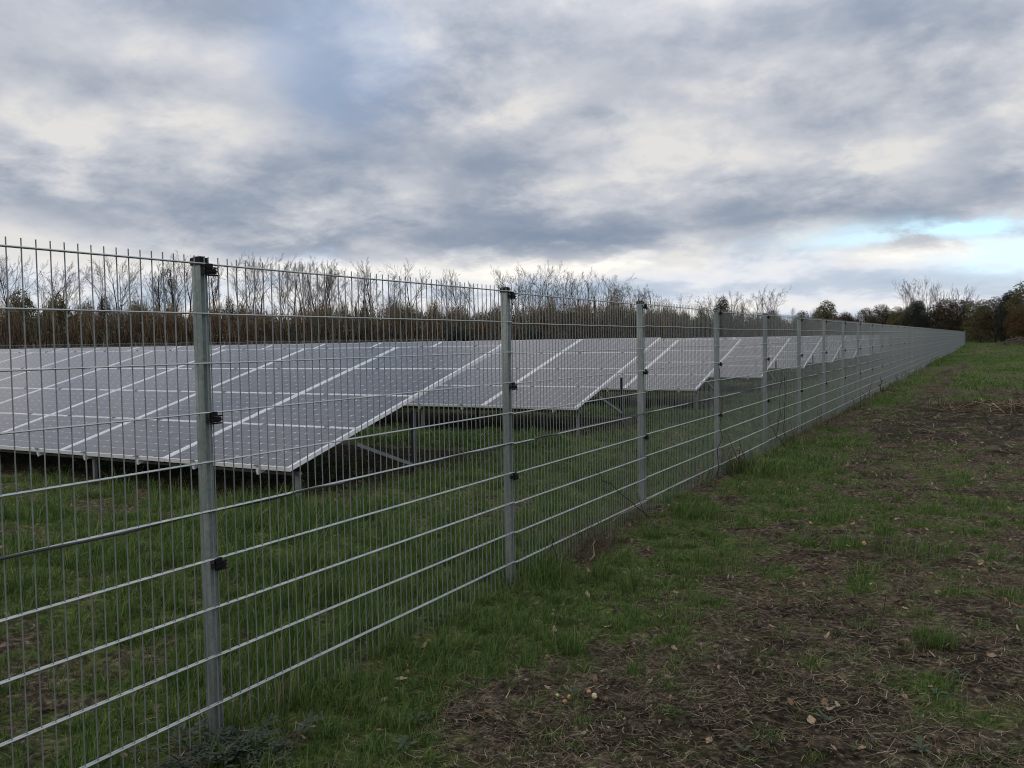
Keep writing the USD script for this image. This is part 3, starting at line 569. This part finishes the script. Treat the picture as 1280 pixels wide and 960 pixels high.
def thicket(name, label, path, depth, n_twig, n_leaf, leaf, seed, cat='thicket'):
    """a far-off mass of leafless shrubs: path = (column, depth, height in view of its top)"""
    rng = np.random.default_rng(seed); px = np.array([p[0] for p in path], float)
    def spots(n):
        u = rng.uniform(px[0], px[-1], n); D = np.interp(u, px, [p[1] for p in path]) + rng.uniform(0, depth, n); py = np.interp(u, px, [p[2] for p in path])
        P = EYE + (_F[None] + CR[None] * ((u - 640) / FPX)[:, None] + CU[None] * ((480 - py) / FPX)[:, None]) * D[:, None]
        z0 = height(P[:, 0], P[:, 1], False); H = P[:, 2] - z0
        H = H * (.50 + .95 * meshkit.fbm(np.stack([u * .09, D * .12, 0 * u], 1), 5, seed))
        return P[:, 0], P[:, 1], z0, H
    x, y, z0, H = spots(n_twig); L = H * rng.uniform(.22, .5, n_twig); top = H * rng.uniform(.25, 1.08, n_twig); lean = rng.normal(0, .16, (n_twig, 2)) * L[:, None]
    a = np.stack([x, y, z0 + np.maximum(top - L, 0)], 1); b = np.stack([x + lean[:, 0], y + lean[:, 1], z0 + top], 1); w = rng.uniform(.014, .04, n_twig)[:, None]; sd = perp_many(rng, b - a) * w
    m = MB().add(np.stack([a - sd, a + sd, b + sd * .3, b - sd * .3], 1).reshape(-1, 3), np.arange(n_twig * 4).reshape(-1, 4))
    x, y, z0, H = spots(n_leaf); p = np.stack([x, y, z0 + H * rng.uniform(0.02, .96, n_leaf)], 1)
    t = thing(name); tag(t, label, cat, kind='stuff'); m.build('twigs', thicket_m, t)
    q = MB().add(*quads(rng, p, .13, 1.6)); q.build('leaves', leaf, t)
thicket('brown_thicket', 'long brown mass of leafless shrubs behind the solar tables', [(-220, 98, 384), (0, 102, 384), (110, 103, 391), (250, 106, 388), (420, 112, 389), (560, 122, 386), (640, 132, 388), (690, 138, 380), (770, 148, 377), (785, 150, 386), (860, 160, 390)], 9, 90000, 60000, thicket_m, 81)
thicket('grey_thicket', 'far grey brown scrub seen through the fence mesh between third and eighth posts', [(790, 168, 388), (860, 178, 388), (920, 182, 389), (1000, 184, 395), (1090, 176, 396), (1150, 170, 392)], 9, 32000, 20000, thicket_m, 82)
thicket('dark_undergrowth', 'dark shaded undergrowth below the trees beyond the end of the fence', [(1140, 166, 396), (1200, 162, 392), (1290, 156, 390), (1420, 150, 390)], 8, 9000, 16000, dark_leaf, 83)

# ---------------------------------------------------------------- grass, litter and weeds
grass_m = leafy('grass_blades', [(0, (.016, .036, .008)), (.4, (.040, .080, .016)), (.8, (.092, .134, .034)), (.93, (.125, .145, .052)), (1, (.21, .175, .095))], .6, .3, .15)
weed_m = leafy('weed_leaves', [(0, (0.0184, 0.0304, 0.0120)), (.5, (0.0314, 0.0507, 0.0184)), (1, (0.0553, 0.0760, 0.0346))], .5, .25, .4)
litter_m = leafy('dead_stalks', [(0, (.020, .015, .011)), (.42, (.050, .038, .027)), (.70, (.105, .083, .057)), (.87, (.20, .163, .113)), (1, (.38, .32, .235))], .85, .05, .04)
leaf_m = leafy('fallen_leaf', [(0, (.070, .042, .026)), (.55, (.16, .105, .066)), (1, (.34, .265, .185))], .75, .2, .1)
stem_m = noisy('dead_stem', (.016, .011, .009), (.045, .030, .022), 18.0, .85, spec=.2)
straw_m = noisy('straw_stem', (.13, .10, .065), (.24, .19, .12), 18.0, .8, spec=.2)

def blades(rng, n, radius, h, w, lean=.5, mb=None, segs=2):
    """grass blades from one root, bending outward"""
    mb = mb or MB(); a = rng.uniform(0, 2 * math.pi, n); r = radius * np.sqrt(rng.uniform(0, 1, n)); dirs = a + rng.normal(0, 1.3, n)
    H = h * rng.uniform(.45, 1.2, n); out = H * rng.uniform(.1, 1.0, n) * lean * 1.6; W = w * rng.uniform(.7, 1.3, n)
    b = np.stack([r * np.cos(a), r * np.sin(a), np.full(n, -.01)], 1); o = np.stack([np.cos(dirs), np.sin(dirs), 0 * a], 1); sd = np.stack([-np.sin(dirs + .6), np.cos(dirs + .6), 0 * a], 1) * (W / 2)[:, None]
    up = np.array([0, 0, 1.0]); m1 = b + o * (out * .28)[:, None] + up * (H * .58)[:, None]; t = b + o * out[:, None] + up * (H * (1 - .35 * lean * rng.uniform(0, 1, n)))[:, None]
    v = np.stack([b - sd, b + sd, m1 + sd * .85, m1 - sd * .85, t], 1).reshape(-1, 3); k = (np.arange(n) * 5)[:, None]
    f = np.vstack([k + np.array([[0, 1, 2]]), k + np.array([[0, 2, 3]]), k + np.array([[3, 2, 4]])]); return mb.add(v, f)
def stalks(rng, n, radius, l0, l1, w, mb=None):
    mb = mb or MB(); a = rng.uniform(0, 2 * math.pi, n); r = radius * np.sqrt(rng.uniform(0, 1, n)); L = rng.uniform(l0, l1, n) * rng.uniform(.4, 1, n); th = rng.uniform(0, 2 * math.pi, n); tilt = rng.normal(0, .16, n)
    d = np.stack([np.cos(th) * np.cos(tilt), np.sin(th) * np.cos(tilt), np.sin(tilt)], 1); c = np.stack([r * np.cos(a), r * np.sin(a), .003 + np.abs(np.sin(tilt)) * L * .4 + rng.uniform(0, .012, n)], 1)
    sd = np.stack([-np.sin(th), np.cos(th), 0 * th], 1) * (w * rng.uniform(.5, 1.4, n) / 2)[:, None]; k = d * (L / 2)[:, None]; bend = rng.normal(0, .06, (n, 1)) * L[:, None] * np.stack([-np.sin(th), np.cos(th), 0 * th], 1) * 2
    u = np.array([0, 0, 1.0]) * (w * .5)
    v = np.stack([c - k - sd, c - k + sd, c + bend + sd + u, c + bend - sd + u, c + k - sd * .5, c + k + sd * .5], 1).reshape(-1, 3); q = (np.arange(n) * 6)[:, None]
    return mb.add(v, np.vstack([q + np.array([[0, 1, 2]]), q + np.array([[0, 2, 3]]), q + np.array([[3, 2, 5]]), q + np.array([[3, 5, 4]])]))
def leaf_shape(rng, R, curl=.5, lobes=5):
    k = 15; a = np.linspace(-math.pi * .93, math.pi * .93, k); rr = R * (.86 + .12 * np.cos(a * lobes / 1.0)) * (.80 + .20 * np.cos(a)) * rng.uniform(.88, 1.1, k); x, y = rr * np.cos(a) * 1.25, rr * np.sin(a) * .72
    z = curl * ((y / R) ** 2 * R * .7 + (x / R) ** 2 * R * rng.uniform(-.4, .5)) + rng.normal(0, R * .05, k)
    v = np.vstack([[0, 0, 0], np.stack([x, y, z], 1), [-R * 1.5, 0, .1 * R], [-R * .6, .012 * R * 3, 0], [-R * .6, -.012 * R * 3, 0]])
    f = [[0, i, i + 1] for i in range(1, k)] + [[k + 1, k + 3, k + 2]]; return v, np.array(f)
def rosette(rng, n, R):
    mb = MB()
    for i in range(n):
        a = i * 2.4 + rng.uniform(-.7, .7); L = R * rng.uniform(.35, 1.05); w = L * rng.uniform(.22, .42); up = rng.uniform(.2, 1.1)
        q = np.array([0, .3, .62, .9, 1.0]); ww = np.array([.15, .7, 1.0, .55, .02]) * w / 2; zz = up * L * (q - .6 * q ** 2) + .008
        c = np.stack([q * L * math.cos(a), q * L * math.sin(a), zz], 1); s = np.array([-math.sin(a), math.cos(a), 0])
        v = np.stack([c - s * ww[:, None] + [0, 0, .12 * w], c, c + s * ww[:, None] + [0, 0, .12 * w]], 1).reshape(-1, 3); f = []
        for j in range(4):
            for e in (0, 1): f.append([j * 3 + e, j * 3 + e + 1, j * 3 + e + 4, j * 3 + e + 3])
        mb.add(v, f)
    return mb

def in_view(x, y, z, lo=-240, hi=1520, dmin=1.5):
    d = np.stack([x, y, z], 1) - EYE; w = d @ _F; ok = w > dmin; w = np.where(ok, w, 1); px = 640 + FPX * (d @ CR) / w; py = 480 - FPX * (d @ CU) / w
    return ok & (px > lo) & (px < hi) & (py < 1130), w
def sample(rng, d0, d1, per_m2, prob):
    """places on the ground between two distances, thinned by prob(x, y)"""
    area = .5 * (d1 * d1 - d0 * d0) * 1.5; n = int(area * per_m2); r = np.sqrt(rng.uniform(d0 * d0, d1 * d1, n)); a = rng.uniform(-.75, .75, n) + math.pi / 2 + YAW
    x, y = EYE[0] + r * np.cos(a), EYE[1] + r * np.sin(a); ok, _ = in_view(x, y, 0 * x); x, y = x[ok], y[ok]; ok = rng.uniform(0, 1, len(x)) < prob(x, y); return x[ok], y[ok]
def instancer(name, protos, material, x, y, which, scale, rng, label, cat, tilt=.12, lift=0.0):
    pi = UsdGeom.PointInstancer.Define(stage, '/World/' + name); tag(pi.GetPrim(), label, cat, kind='stuff'); rel = pi.CreatePrototypesRel()
    for i, m in enumerate(protos): rel.AddTarget(m.build('clump', material, f'/World/{name}').GetPath())
    n = len(x); z = height(x, y) + lift; pi.CreatePositionsAttr(Vt.Vec3fArray.FromNumpy(np.stack([x, y, z], 1).astype(np.float32))); pi.CreateProtoIndicesAttr(Vt.IntArray.FromNumpy(which.astype(np.int32)))
    th = rng.uniform(0, 2 * math.pi, n) / 2; t1, t2 = rng.normal(0, tilt / 2, n), rng.normal(0, tilt / 2, n)
    q = np.stack([np.cos(th), t1, t2, np.sin(th)], 1); q /= np.linalg.norm(q, axis=1, keepdims=True)
    pi.CreateOrientationsAttr(Vt.QuathArray([Gf.Quath(float(a), float(b), float(c), float(d)) for a, b, c, d in q]))
    pi.CreateScalesAttr(Vt.Vec3fArray.FromNumpy(scale.astype(np.float32))); return n
def ground_cover():
    rng = np.random.default_rng(31)
    pr = [blades(rng, 22, .045, .062, .0034, .8) for _ in range(5)] + [blades(rng, 26, .05, .11, .0038, .6) for _ in range(3)] + [blades(rng, 60, .22, .085, .009, .7) for _ in range(4)] + [blades(rng, 90, .75, .12, .024, .7) for _ in range(4)]
    X, Y, W, S = [], [], [], []
    for d0, d1, dens, kinds, sc in ((2.6, 6.0, 460, (0, 8), .9), (6.0, 11.0, 260, (0, 8), 1.1), (11.0, 26.0, 30, (8, 12), 1.0), (26.0, 75.0, 2.6, (12, 16), 1.0), (75.0, 175.0, .5, (12, 16), 1.6)):
        x, y = sample(rng, d0, d1, dens, lambda x, y: np.clip(np.clip(grass_cover(x, y) * 1.2 - .12, 0, 1) ** 1.4 * .85, .11, 1))
        k = rng.integers(kinds[0], kinds[1], len(x)); g = grass_cover(x, y); tall = np.where(x < 0, .95, .58) * (.6 + .6 * g) * (1 + .8 * (meshkit.noise(np.stack([x * 1.7, y * 1.7, 0 * x], 1), 44) - .4))
        near = np.exp(-((x - .05) / .3) ** 2); tall = tall * (1 + .3 * near) * (.55 + 1.1 * rng.uniform(0, 1, len(x)) ** 2)
        s = sc * rng.uniform(.75, 1.3, len(x)); X.append(x); Y.append(y); W.append(k); S.append(np.stack([s, s, s * tall], 1))
    instancer('grass', pr, grass_m, np.concatenate(X), np.concatenate(Y), np.concatenate(W), np.concatenate(S), rng, 'short rough green grass growing in patches on both sides of the fence', 'grass')
    pr = [stalks(rng, 26, .10, .015, .085, .0022) for _ in range(6)] + [stalks(rng, 9, .12, .06, .17, .0028) for _ in range(3)] + [stalks(rng, 40, .40, .08, .36, .010) for _ in range(4)]
    X, Y, W, S = [], [], [], []
    for d0, d1, dens, kinds in ((2.6, 6.5, 360, (0, 9)), (6.5, 13.0, 130, (0, 9)), (13.0, 34.0, 7, (9, 13))):
        x, y = sample(rng, d0, d1, dens, lambda x, y: np.where(x < 0, .14, np.clip(1.15 - 1.0 * grass_cover(x, y), .12, 1)) * np.clip(.3 + 1.5 * meshkit.fbm(np.stack([x * 2.2, y * 2.2, 0 * x + 3], 1), 3, 77) - .2, .15, 1))
        k = rng.integers(kinds[0], kinds[1], len(x)); s = rng.uniform(.7, 1.3, len(x)); X.append(x); Y.append(y); W.append(k); S.append(np.stack([s, s, s], 1))
    instancer('dead_stalk_litter', pr, litter_m, np.concatenate(X), np.concatenate(Y), np.concatenate(W), np.concatenate(S), rng, 'dry brown stalks and straw lying over the bare soil of the track', 'plant litter', .08)
    pr = [rosette(rng, int(rng.integers(6, 11)), .05) for _ in range(5)]
    x, y = sample(rng, 2.6, 11.0, 16, lambda x, y: np.where(x < 0, .15, .55) * np.clip(2.6 * meshkit.fbm(np.stack([x * 1.3, y * 1.3, 0 * x + 9], 1), 3, 55) - 1.0, 0, 1))
    s = rng.uniform(.5, 1.3, len(x)); instancer('broadleaf_weeds', pr, weed_m, x, y, rng.integers(0, 5, len(x)), np.stack([s, s, s], 1), rng, 'small flat broad-leaved weeds scattered over the track and grass', 'weeds')
    pr = [MB().add(*leaf_shape(rng, .022, rng.uniform(.3, 1.2), int(rng.integers(3, 6)))) for _ in range(5)]
    x, y = sample(rng, 2.6, 15.0, 22, lambda x, y: np.where(x < 0, .35, .8) + 0 * x); s = rng.uniform(.5, 1.15, len(x)); instancer('leaf_litter', pr, leaf_m, x, y, rng.integers(0, 5, len(x)), np.stack([s, s, s], 1), rng, 'small curled brown dead leaves scattered over grass and soil', 'leaf litter', .7, .014)
    pr = []
    for i in range(5):
        q = trimesh.creation.icosphere(1, .016); v = np.array(q.vertices); v = v * (1 + .9 * (meshkit.noise(v * 70 + i * 9, i)[:, None] - .5)) * [1.2, 1, .7]; pr.append(MB().add(v, q.faces))
    x, y = sample(rng, 2.6, 10.0, 45, lambda x, y: np.where(x < 0, .05, np.clip(1.1 - 1.2 * grass_cover(x, y), .05, 1))); s = rng.uniform(.3, 1.0, len(x)) ** 2 * 2.0
    instancer('soil_clods', pr, noisy('soil_clod', (.018, .013, .010), (.07, .052, .038), 60.0, .95, spec=.1), x, y, rng.integers(0, 5, len(x)), np.stack([s, s, s], 1), rng, 'small dark crumbs of soil lying over the bare parts of the track', 'soil', .8)
ground_cover()

def on_ground(px, py):
    p = at_ground(px, py)
    for _ in range(4): p = at_ground(px, py, float(height(p[0], p[1])))
    return np.array([p[0], p[1], float(height(p[0], p[1]))])
def small_things():
    rng = np.random.default_rng(77)
    for px, py, n, R, h, w, label in (
            (1168, 805, 330, .11, .11, .0034, 'round dark green grass tuft standing alone at the right of the bare track'), (905, 705, 420, .22, .09, .0034, 'dense low grass tuft in the middle of the track'),
            (852, 775, 200, .13, .10, .0034, 'dark grass tuft left of the bare brown patch'), (432, 872, 380, .20, .12, .0042, 'long shaggy grass tuft at the foot of the mesh between the first two posts'),
            (660, 722, 620, .32, .19, .0045, 'tall shaggy grass clump around the foot of the second fence post'), (1078, 782, 120, .09, .06, .0034, 'small grass tuft on the brown litter left of the round tuft'),
            (1268, 750, 170, .14, .08, .0034, 'low grass tuft cut by the right edge of the picture'), (575, 850, 260, .18, .09, .0042, 'loose grass tuft right of the shaggy tuft by the mesh'),
            (868, 645, 300, .26, .15, .0055, 'bright grass clump at the foot of the mesh right of the third post'), (1142, 690, 380, .30, .10, .0045, 'broad green grass tuft at the right end of the long green patch'),
            (945, 590, 330, .40, .22, .008, 'pale grass clump by the foot of the fifth fence post')):
        p = on_ground(px, py); t = thing('grass_tuft', p); blades(rng, n, R, h, w, .62).build('blades', grass_m, t); tag(t, label, 'grass tuft')
    # the dark ferny weed at the first post
    p = on_ground(290, 945); t = thing('leafy_weed', p); mb = MB()
    for i in range(74):
        a = rng.uniform(0, 6.28); L = rng.uniform(.07, .17); el = rng.uniform(.4, 1.4); o = np.array([rng.normal(0, .11), rng.normal(0, .075), 0.0]); k = 7
        q = np.linspace(0, 1, k)[:, None]; c = o + np.array([math.cos(a), math.sin(a), 0]) * L * q + np.array([0, 0, 1]) * (el * L * (q - .55 * q ** 2)); s = np.array([-math.sin(a), math.cos(a), 0])
        mb.tube(c, np.linspace(.0028, .001, k), 3, False)
        for j in range(2, k):
            for sgn in (-1, 1):
                ll = .034 * (1.15 - .6 * j / k); tip = c[j] + s * sgn * ll + (c[j] - c[j - 1]) * .8 + [0, 0, rng.normal(0, .008)]; mid = (c[j] + tip) / 2; wv = (c[j] - c[j - 1]); wv = wv / np.linalg.norm(wv) * ll * .38
                mb.add([c[j], mid + wv, tip, mid - wv + [0, 0, .004]], [[0, 1, 2, 3]])
    mb.build('leaves', mat('dark_weed_leaf', {'p': ('principled_bsdf', {'base_color': (.013, .024, .011), 'roughness': .6}), 't': ('translucent_bsdf', {'color': (.016, .030, .01)}), 'm': ('mix_closure', {'fac': .2})}, [('p.BSDF', 'm.closure1'), ('t.BSDF', 'm.closure2')], 'm.closure'), t)
    tag(t, 'dark ferny weed growing at the foot of the first fence post', 'weed')
    for px, py, R, n, label in ((520, 905, .10, 11, 'pale green broad-leaved weed left of the fallen fruit, near the bottom edge'), (505, 935, .08, 9, 'second broad-leaved weed just below the pale green one'), (1170, 870, .07, 9, 'pale flat weed below the round grass tuft'), (930, 940, .07, 9, 'grey green flat weed at the bottom edge right of centre'), (665, 950, .05, 8, 'bright green little weed at the bottom edge below the fruit'), (1150, 940, .09, 10, 'leafy green weed at the bottom edge beside a tan leaf')):
        p = on_ground(px, py); t = thing('broadleaf_weed', p); rosette(rng, n + 5, R * .72).build('leaves', weed_m, t); tag(t, label, 'weed')
    # fruit lying on the ground
    for px, py, r, c, label in ((697, 872, .011, 'green', 'small green yellow fruit, leftmost of the fallen group'), (712, 874, .0115, 'orange', 'orange fallen fruit just right of the green yellow one'), (706, 879, .010, 'orange', 'lowest orange fruit of the fallen group'), (736, 867, .0105, 'orange', 'small orange fruit above the pale one'), (743, 873, .0135, 'pale', 'largest pale cream fruit, rightmost of the fallen group'), (1080, 681, .020, 'orange', 'single orange fruit in the grass far right of the fallen group')):
        col = {'green': ((.22, .25, .07), (.32, .34, .12)), 'orange': ((.30, .15, .06), (.44, .25, .11)), 'pale': ((.40, .31, .17), (.52, .43, .26))}[c]; nm = f'{c}_fruit_skin'
        m = UsdShade.Material.Get(stage, '/World/Looks/' + nm) if stage.GetPrimAtPath('/World/Looks/' + nm) else noisy(nm, col[0], col[1], 40.0, .4)
        p = on_ground(px, py); t = thing('fallen_fruit', p + [0, 0, r * .85], float(rng.uniform(0, 6)))
        s = trimesh.creation.icosphere(3, r); v = np.array(s.vertices); rho = np.hypot(v[:, 0], v[:, 1]) / r; v[:, 2] -= np.sign(v[:, 2]) * r * .22 * np.exp(-(rho / .35) ** 2); v[:, 2] *= .92; tl = trimesh.transformations.rotation_matrix(rng.uniform(.4, 1.4), [1, 0, 0])[:3, :3]; v = v @ tl.T
        usdkit.mesh(stage, str(t.GetPath()) + '/flesh', (v, s.faces), m, True); e = tl @ np.array([0, 0, r * .7]); MB().tube([e, e * 1.5, e * 1.9 + [.002, 0, 0]], .0011, 4).build('stalk', stem_m, t); tag(t, label, 'fruit', 'fallen fruit on the track')
    # fallen leaves large enough to tell apart
    marks = [(271, 915, 'foot of the first fence post'), (720, 873, 'group of fallen fruit'), (1168, 805, 'round grass tuft'), (640, 700, 'foot of the second fence post'), (1080, 681, 'single orange fruit'), (805, 632, 'foot of the third fence post')]; count = {}
    def leaf_label(px, py):
        m = min(marks, key=lambda q: math.hypot(q[0] - px, (q[1] - py) * 1.5)); dx, dy = px - m[0], (py - m[1]) * 1.5
        side = ('right of' if dx > 0 else 'left of') if abs(dx) > abs(dy) else ('below' if dy > 0 else 'above'); k = (m[2], side); count[k] = count.get(k, 0) + 1
        return f'curled tan dead leaf {side} the {m[2]}' if count[k] == 1 else f'{NTH[count[k] - 1]} nearest tan dead leaf {side} the {m[2]}'
    for i, (px, py) in enumerate(sorted([(350, 938), (430, 818), (500, 852), (592, 918), (637, 938), (613, 893), (527, 848), (655, 743), (693, 792), (735, 747), (825, 772), (803, 776), (835, 850), (790, 850), (1022, 700), (1090, 715), (946, 805), (932, 802), (1120, 752), (1130, 762), (1165, 718), (1230, 716), (1274, 760), (1155, 938), (1015, 905), (1075, 598), (1145, 612), (1000, 640), (885, 780), (715, 716), (905, 640), (1200, 770), (1238, 822), (1040, 852), (1180, 925), (60, 890), (120, 818), (455, 800), (705, 590), (560, 640), (80, 700)], key=lambda q: min(math.hypot(q[0] - m[0], (q[1] - m[1]) * 1.5) for m in marks))):
        p = on_ground(px, py); t = thing('fallen_leaf', p + [0, 0, .012], float(rng.uniform(0, 6.28))); v, f = leaf_shape(rng, rng.uniform(.022, .040), rng.uniform(.3, 1.2), int(rng.integers(3, 6))); tl = trimesh.transformations.rotation_matrix(rng.normal(0, .35), unit([rng.normal(), rng.normal(), 0]))[:3, :3]
        MB().add(v @ tl.T, f).build('leaf_blade', leaf_m, t); tag(t, leaf_label(px, py), 'leaf', 'larger fallen leaves on the near ground')
    # dead stems leaning in and along the mesh: way points given as (column, row, distance of the fence plane)
    def fx(px, py, x=.04): d = ray(px, py); return EYE + d * (x - EYE[0]) / d[0]
    def stem(pts, r, m, label, side=0, n=10, seed=0, cat='dead stem'):
        g = np.random.default_rng(seed); P = np.array(pts); k = np.linspace(0, len(P) - 1, n); C = np.stack([np.interp(k, range(len(P)), P[:, j]) for j in range(3)], 1); C[1:-1] += g.normal(0, r * 1.6, (n - 2, 3))
        t = thing('dead_stem', C[0]); C = C - C[0]; MB().tube(C, np.linspace(r, r * .45, n), 5).build('stalk', m, t)
        for i in range(side):
            j = int(g.integers(2, n - 1)); d = unit(C[j] - C[j - 1] + g.normal(0, .7, 3) * [.5, 1, 1]); L = g.uniform(.06, .2); MB().tube([C[j], C[j] + d * L * .5, C[j] + d * L + [0, 0, .02]], [r * .5, r * .4, r * .25], 4).build('side_twig', m, t)
        tag(t, label, cat)
    stem([on_ground(828, 668), fx(812, 648, .16), fx(795, 632, .10), fx(762, 605, .05), fx(745, 588, .03)], .0055, stem_m, 'dark bent stem leaning on the mesh left of the third post', 2, 12, 1)
    stem([on_ground(752, 662) + [0, 0, .02], fx(790, 637, .12), fx(830, 614, .10), fx(862, 596, .08)], .0045, straw_m, 'pale straw stem lying along the foot of the mesh beside the third post', 0, 10, 2)
    stem([on_ground(896, 597), fx(899, 560, .03), fx(901, 520, .02), fx(903, 497, .01)], .0065, stem_m, 'dark stem growing straight up the fourth fence post', 1, 10, 3)
    stem([on_ground(981, 558), fx(972, 545, .04), fx(962, 532, .02)], .007, stem_m, 'dark slanting stem right of the fifth fence post', 0, 6, 4)
    stem([fx(970, 553, .03), fx(974, 520, .02), fx(976, 480, .02), fx(977, 462, .02)], .006, stem_m, 'left of two dark vines climbing the mesh right of the fifth post', 7, 12, 5, 'vine')
    stem([fx(979, 551, .03), fx(980, 520, .02), fx(982, 485, .02), fx(981, 470, .02)], .006, stem_m, 'right of two dark vines climbing the mesh right of the fifth post', 7, 12, 6, 'vine')
    stem([on_ground(922, 592), fx(920, 570, .05), fx(910, 545, .03)], .005, stem_m, 'thin dark stem between the fourth and fifth posts', 1, 7, 7)
    stem([on_ground(926, 590), fx(925, 568, .06), fx(924, 552, .05)], .007, stem_m, 'short thick dark stub beside the thin stem between fourth and fifth posts', 3, 6, 8)
    for i, (px, py, qx, qy) in enumerate([(735, 700, 737, 660), (742, 695, 741, 655), (728, 698, 724, 668), (748, 690, 752, 658), (700, 712, 688, 668)]):
        stem([on_ground(px, py), fx((px + qx) / 2, (py + qy) / 2, .10), fx(qx, qy, .07)], .005, stem_m, f'{NTH[i]} dark upright stub from the right in the dead clump right of the second post' if i < 4 else 'lone slanting dark stem between second post and the dead clump', 2, 7, 20 + i)
    stem([on_ground(738, 700), fx(744, 676, .18)], .006, straw_m, 'short pale broken stalk in the dead clump right of the second post', 0, 4, 30)
    for i, (px, a, b, lab) in enumerate([(786, 655, 470, 'left of two tall reddish dry plants behind the mesh left of the third post'), (780, 650, 560, 'lower reddish dry plant beside the taller one left of the third post')]):
        t0 = fx(px, a, -.25); t1 = fx(px + 2, b, -.22); stem([t0, (t0 + t1) / 2 + [0, .02, 0], t1], .005, noisy('reddish_dry_stem', (.036, .026, .018), (.075, .054, .036), 12.0, .8) if i == 0 else '/World/Looks/reddish_dry_stem', lab.replace('left of two tall', 'tall'), 14, 14, 40 + i, 'dry plant')
    for i, (px, py, qx, qy) in enumerate(sorted([(1078, 512, 1078, 490), (1100, 490, 1100, 474), (1118, 490, 1122, 468), (1150, 472, 1150, 455), (1168, 466, 1168, 448), (1190, 452, 1190, 440), (1160, 462, 1166, 446), (1082, 510, 1090, 478), (1064, 520, 1066, 498), (1180, 455, 1186, 432)])):
        stem([on_ground(px, py), fx((px + qx) / 2, (py + qy) / 2, .12), fx(qx, qy, .06)], .016, stem_m, f'{NTH[i]} thin dark weed stalk from the left along the far stretch of mesh', 3, 6, 60 + i, 'dead stem'); stage.GetPrimAtPath(f'/World/dead_stem_{_used[("/World", "dead_stem")] - 1:03d}').SetCustomDataByKey('group', 'weed stalks against the far mesh')
    stem([on_ground(1096, 795), on_ground(1098, 790) + [.01, .0, .10], on_ground(1100, 785) + [.03, 0, .17]], .004, stem_m, 'dark upright twig on the bare soil left of the round tuft', 2, 6, 81)
    for i, (px, py, n, R_, h, label) in enumerate([(752, 688, 150, .22, .30, 'brown tangle of dry weeds at the foot of the mesh right of the second post'), (792, 652, 90, .18, .24, 'dry brown weed clump at the foot of the mesh just left of the third post'), (872, 606, 80, .22, .30, 'dry straw coloured weeds left of the foot of the fourth post'),
            (925, 590, 110, .26, .34, 'dark dry weed clump between the feet of the fourth and fifth posts'), (1002, 552, 90, .35, .36, 'rusty dry weeds at the foot of the mesh by the sixth post'), (1040, 533, 90, .40, .34, 'rusty dry weeds at the foot of the mesh right of the seventh post'), (695, 706, 60, .16, .16, 'low dry weeds close to the second post'), (348, 880, 60, .14, .14, 'thin dry stalks among the grass right of the first post')]):
        p = on_ground(px, py); p = p - [0.05, 0, 0]; t = thing('dry_weed_clump', p); mb = MB(); sc = 1 + max(0, project(p)[2] - 7) / 9
        for q in range(n):
            a, r = rng.uniform(0, 6.28), R_ * math.sqrt(rng.uniform(0, 1)); b0 = np.array([r * .8 * math.cos(a), r * 1.6 * math.sin(a), -.01]); d = unit(rng.normal(0, .55, 3) + [0, 0, 1.0]); d[2] = abs(d[2]); L = h * rng.uniform(.3, 1.1)
            e = b0 + d * L; mb.tube([b0, (b0 + e) / 2 + rng.normal(0, .012, 3), e], [.0022 * sc, .0018 * sc, .001 * sc], 3, False)
            if q % 3 == 0: v, f = leaf_shape(rng, .014 * sc, .9, 3); mb.add(v + b0 + d * L * .6, f)
        mb.build('stalks', '/World/Looks/reddish_dry_stem' if 'rusty' in label or 'brown' in label else ('/World/Looks/dead_stalks' if 'straw' in label or 'thin' in label else stem_m), t); tag(t, label, 'dry weeds', 'dry weeds along the foot of the mesh')
    # heaps at the far right
    for px, py, D, R, h, m, label, cat in ((1255, 512, None, 1.5, .16, '/World/Looks/dead_stalks', 'flat heap of straw coloured cuttings at the right edge of the track', 'cuttings heap'), (1272, 432, 112, 2.4, 1.2, '/World/Looks/reddish_dry_stem', 'reddish brush heap below the orange tree at the right edge', 'brush heap')):
        p = on_ground(px, py) if D is None else base_at(px, D); mb = MB(); n = 900
        a = rng.uniform(0, 6.28, n); r = R * np.sqrt(rng.uniform(0, 1, n)); hz = h * (1 - (r / R) ** 2) * rng.uniform(.2, 1, n)
        c = np.stack([r * np.cos(a), r * np.sin(a), hz], 1); d = rng.normal(size=(n, 3)) * [1, 1, .35]; d /= np.linalg.norm(d, axis=1, keepdims=True); L = rng.uniform(.15, .5, n)[:, None] * (1 if D is None else 2.2); sd = perp_many(rng, d) * (.006 if D is None else .018)
        mb.add(np.stack([c - d * L / 2 - sd, c - d * L / 2 + sd, c + d * L / 2 + sd, c + d * L / 2 - sd], 1).reshape(-1, 3), np.arange(n * 4).reshape(-1, 4)); t = thing('cuttings_heap' if D is None else 'brush_heap', p); mb.build('sticks', m, t); tag(t, label, cat)
small_things()
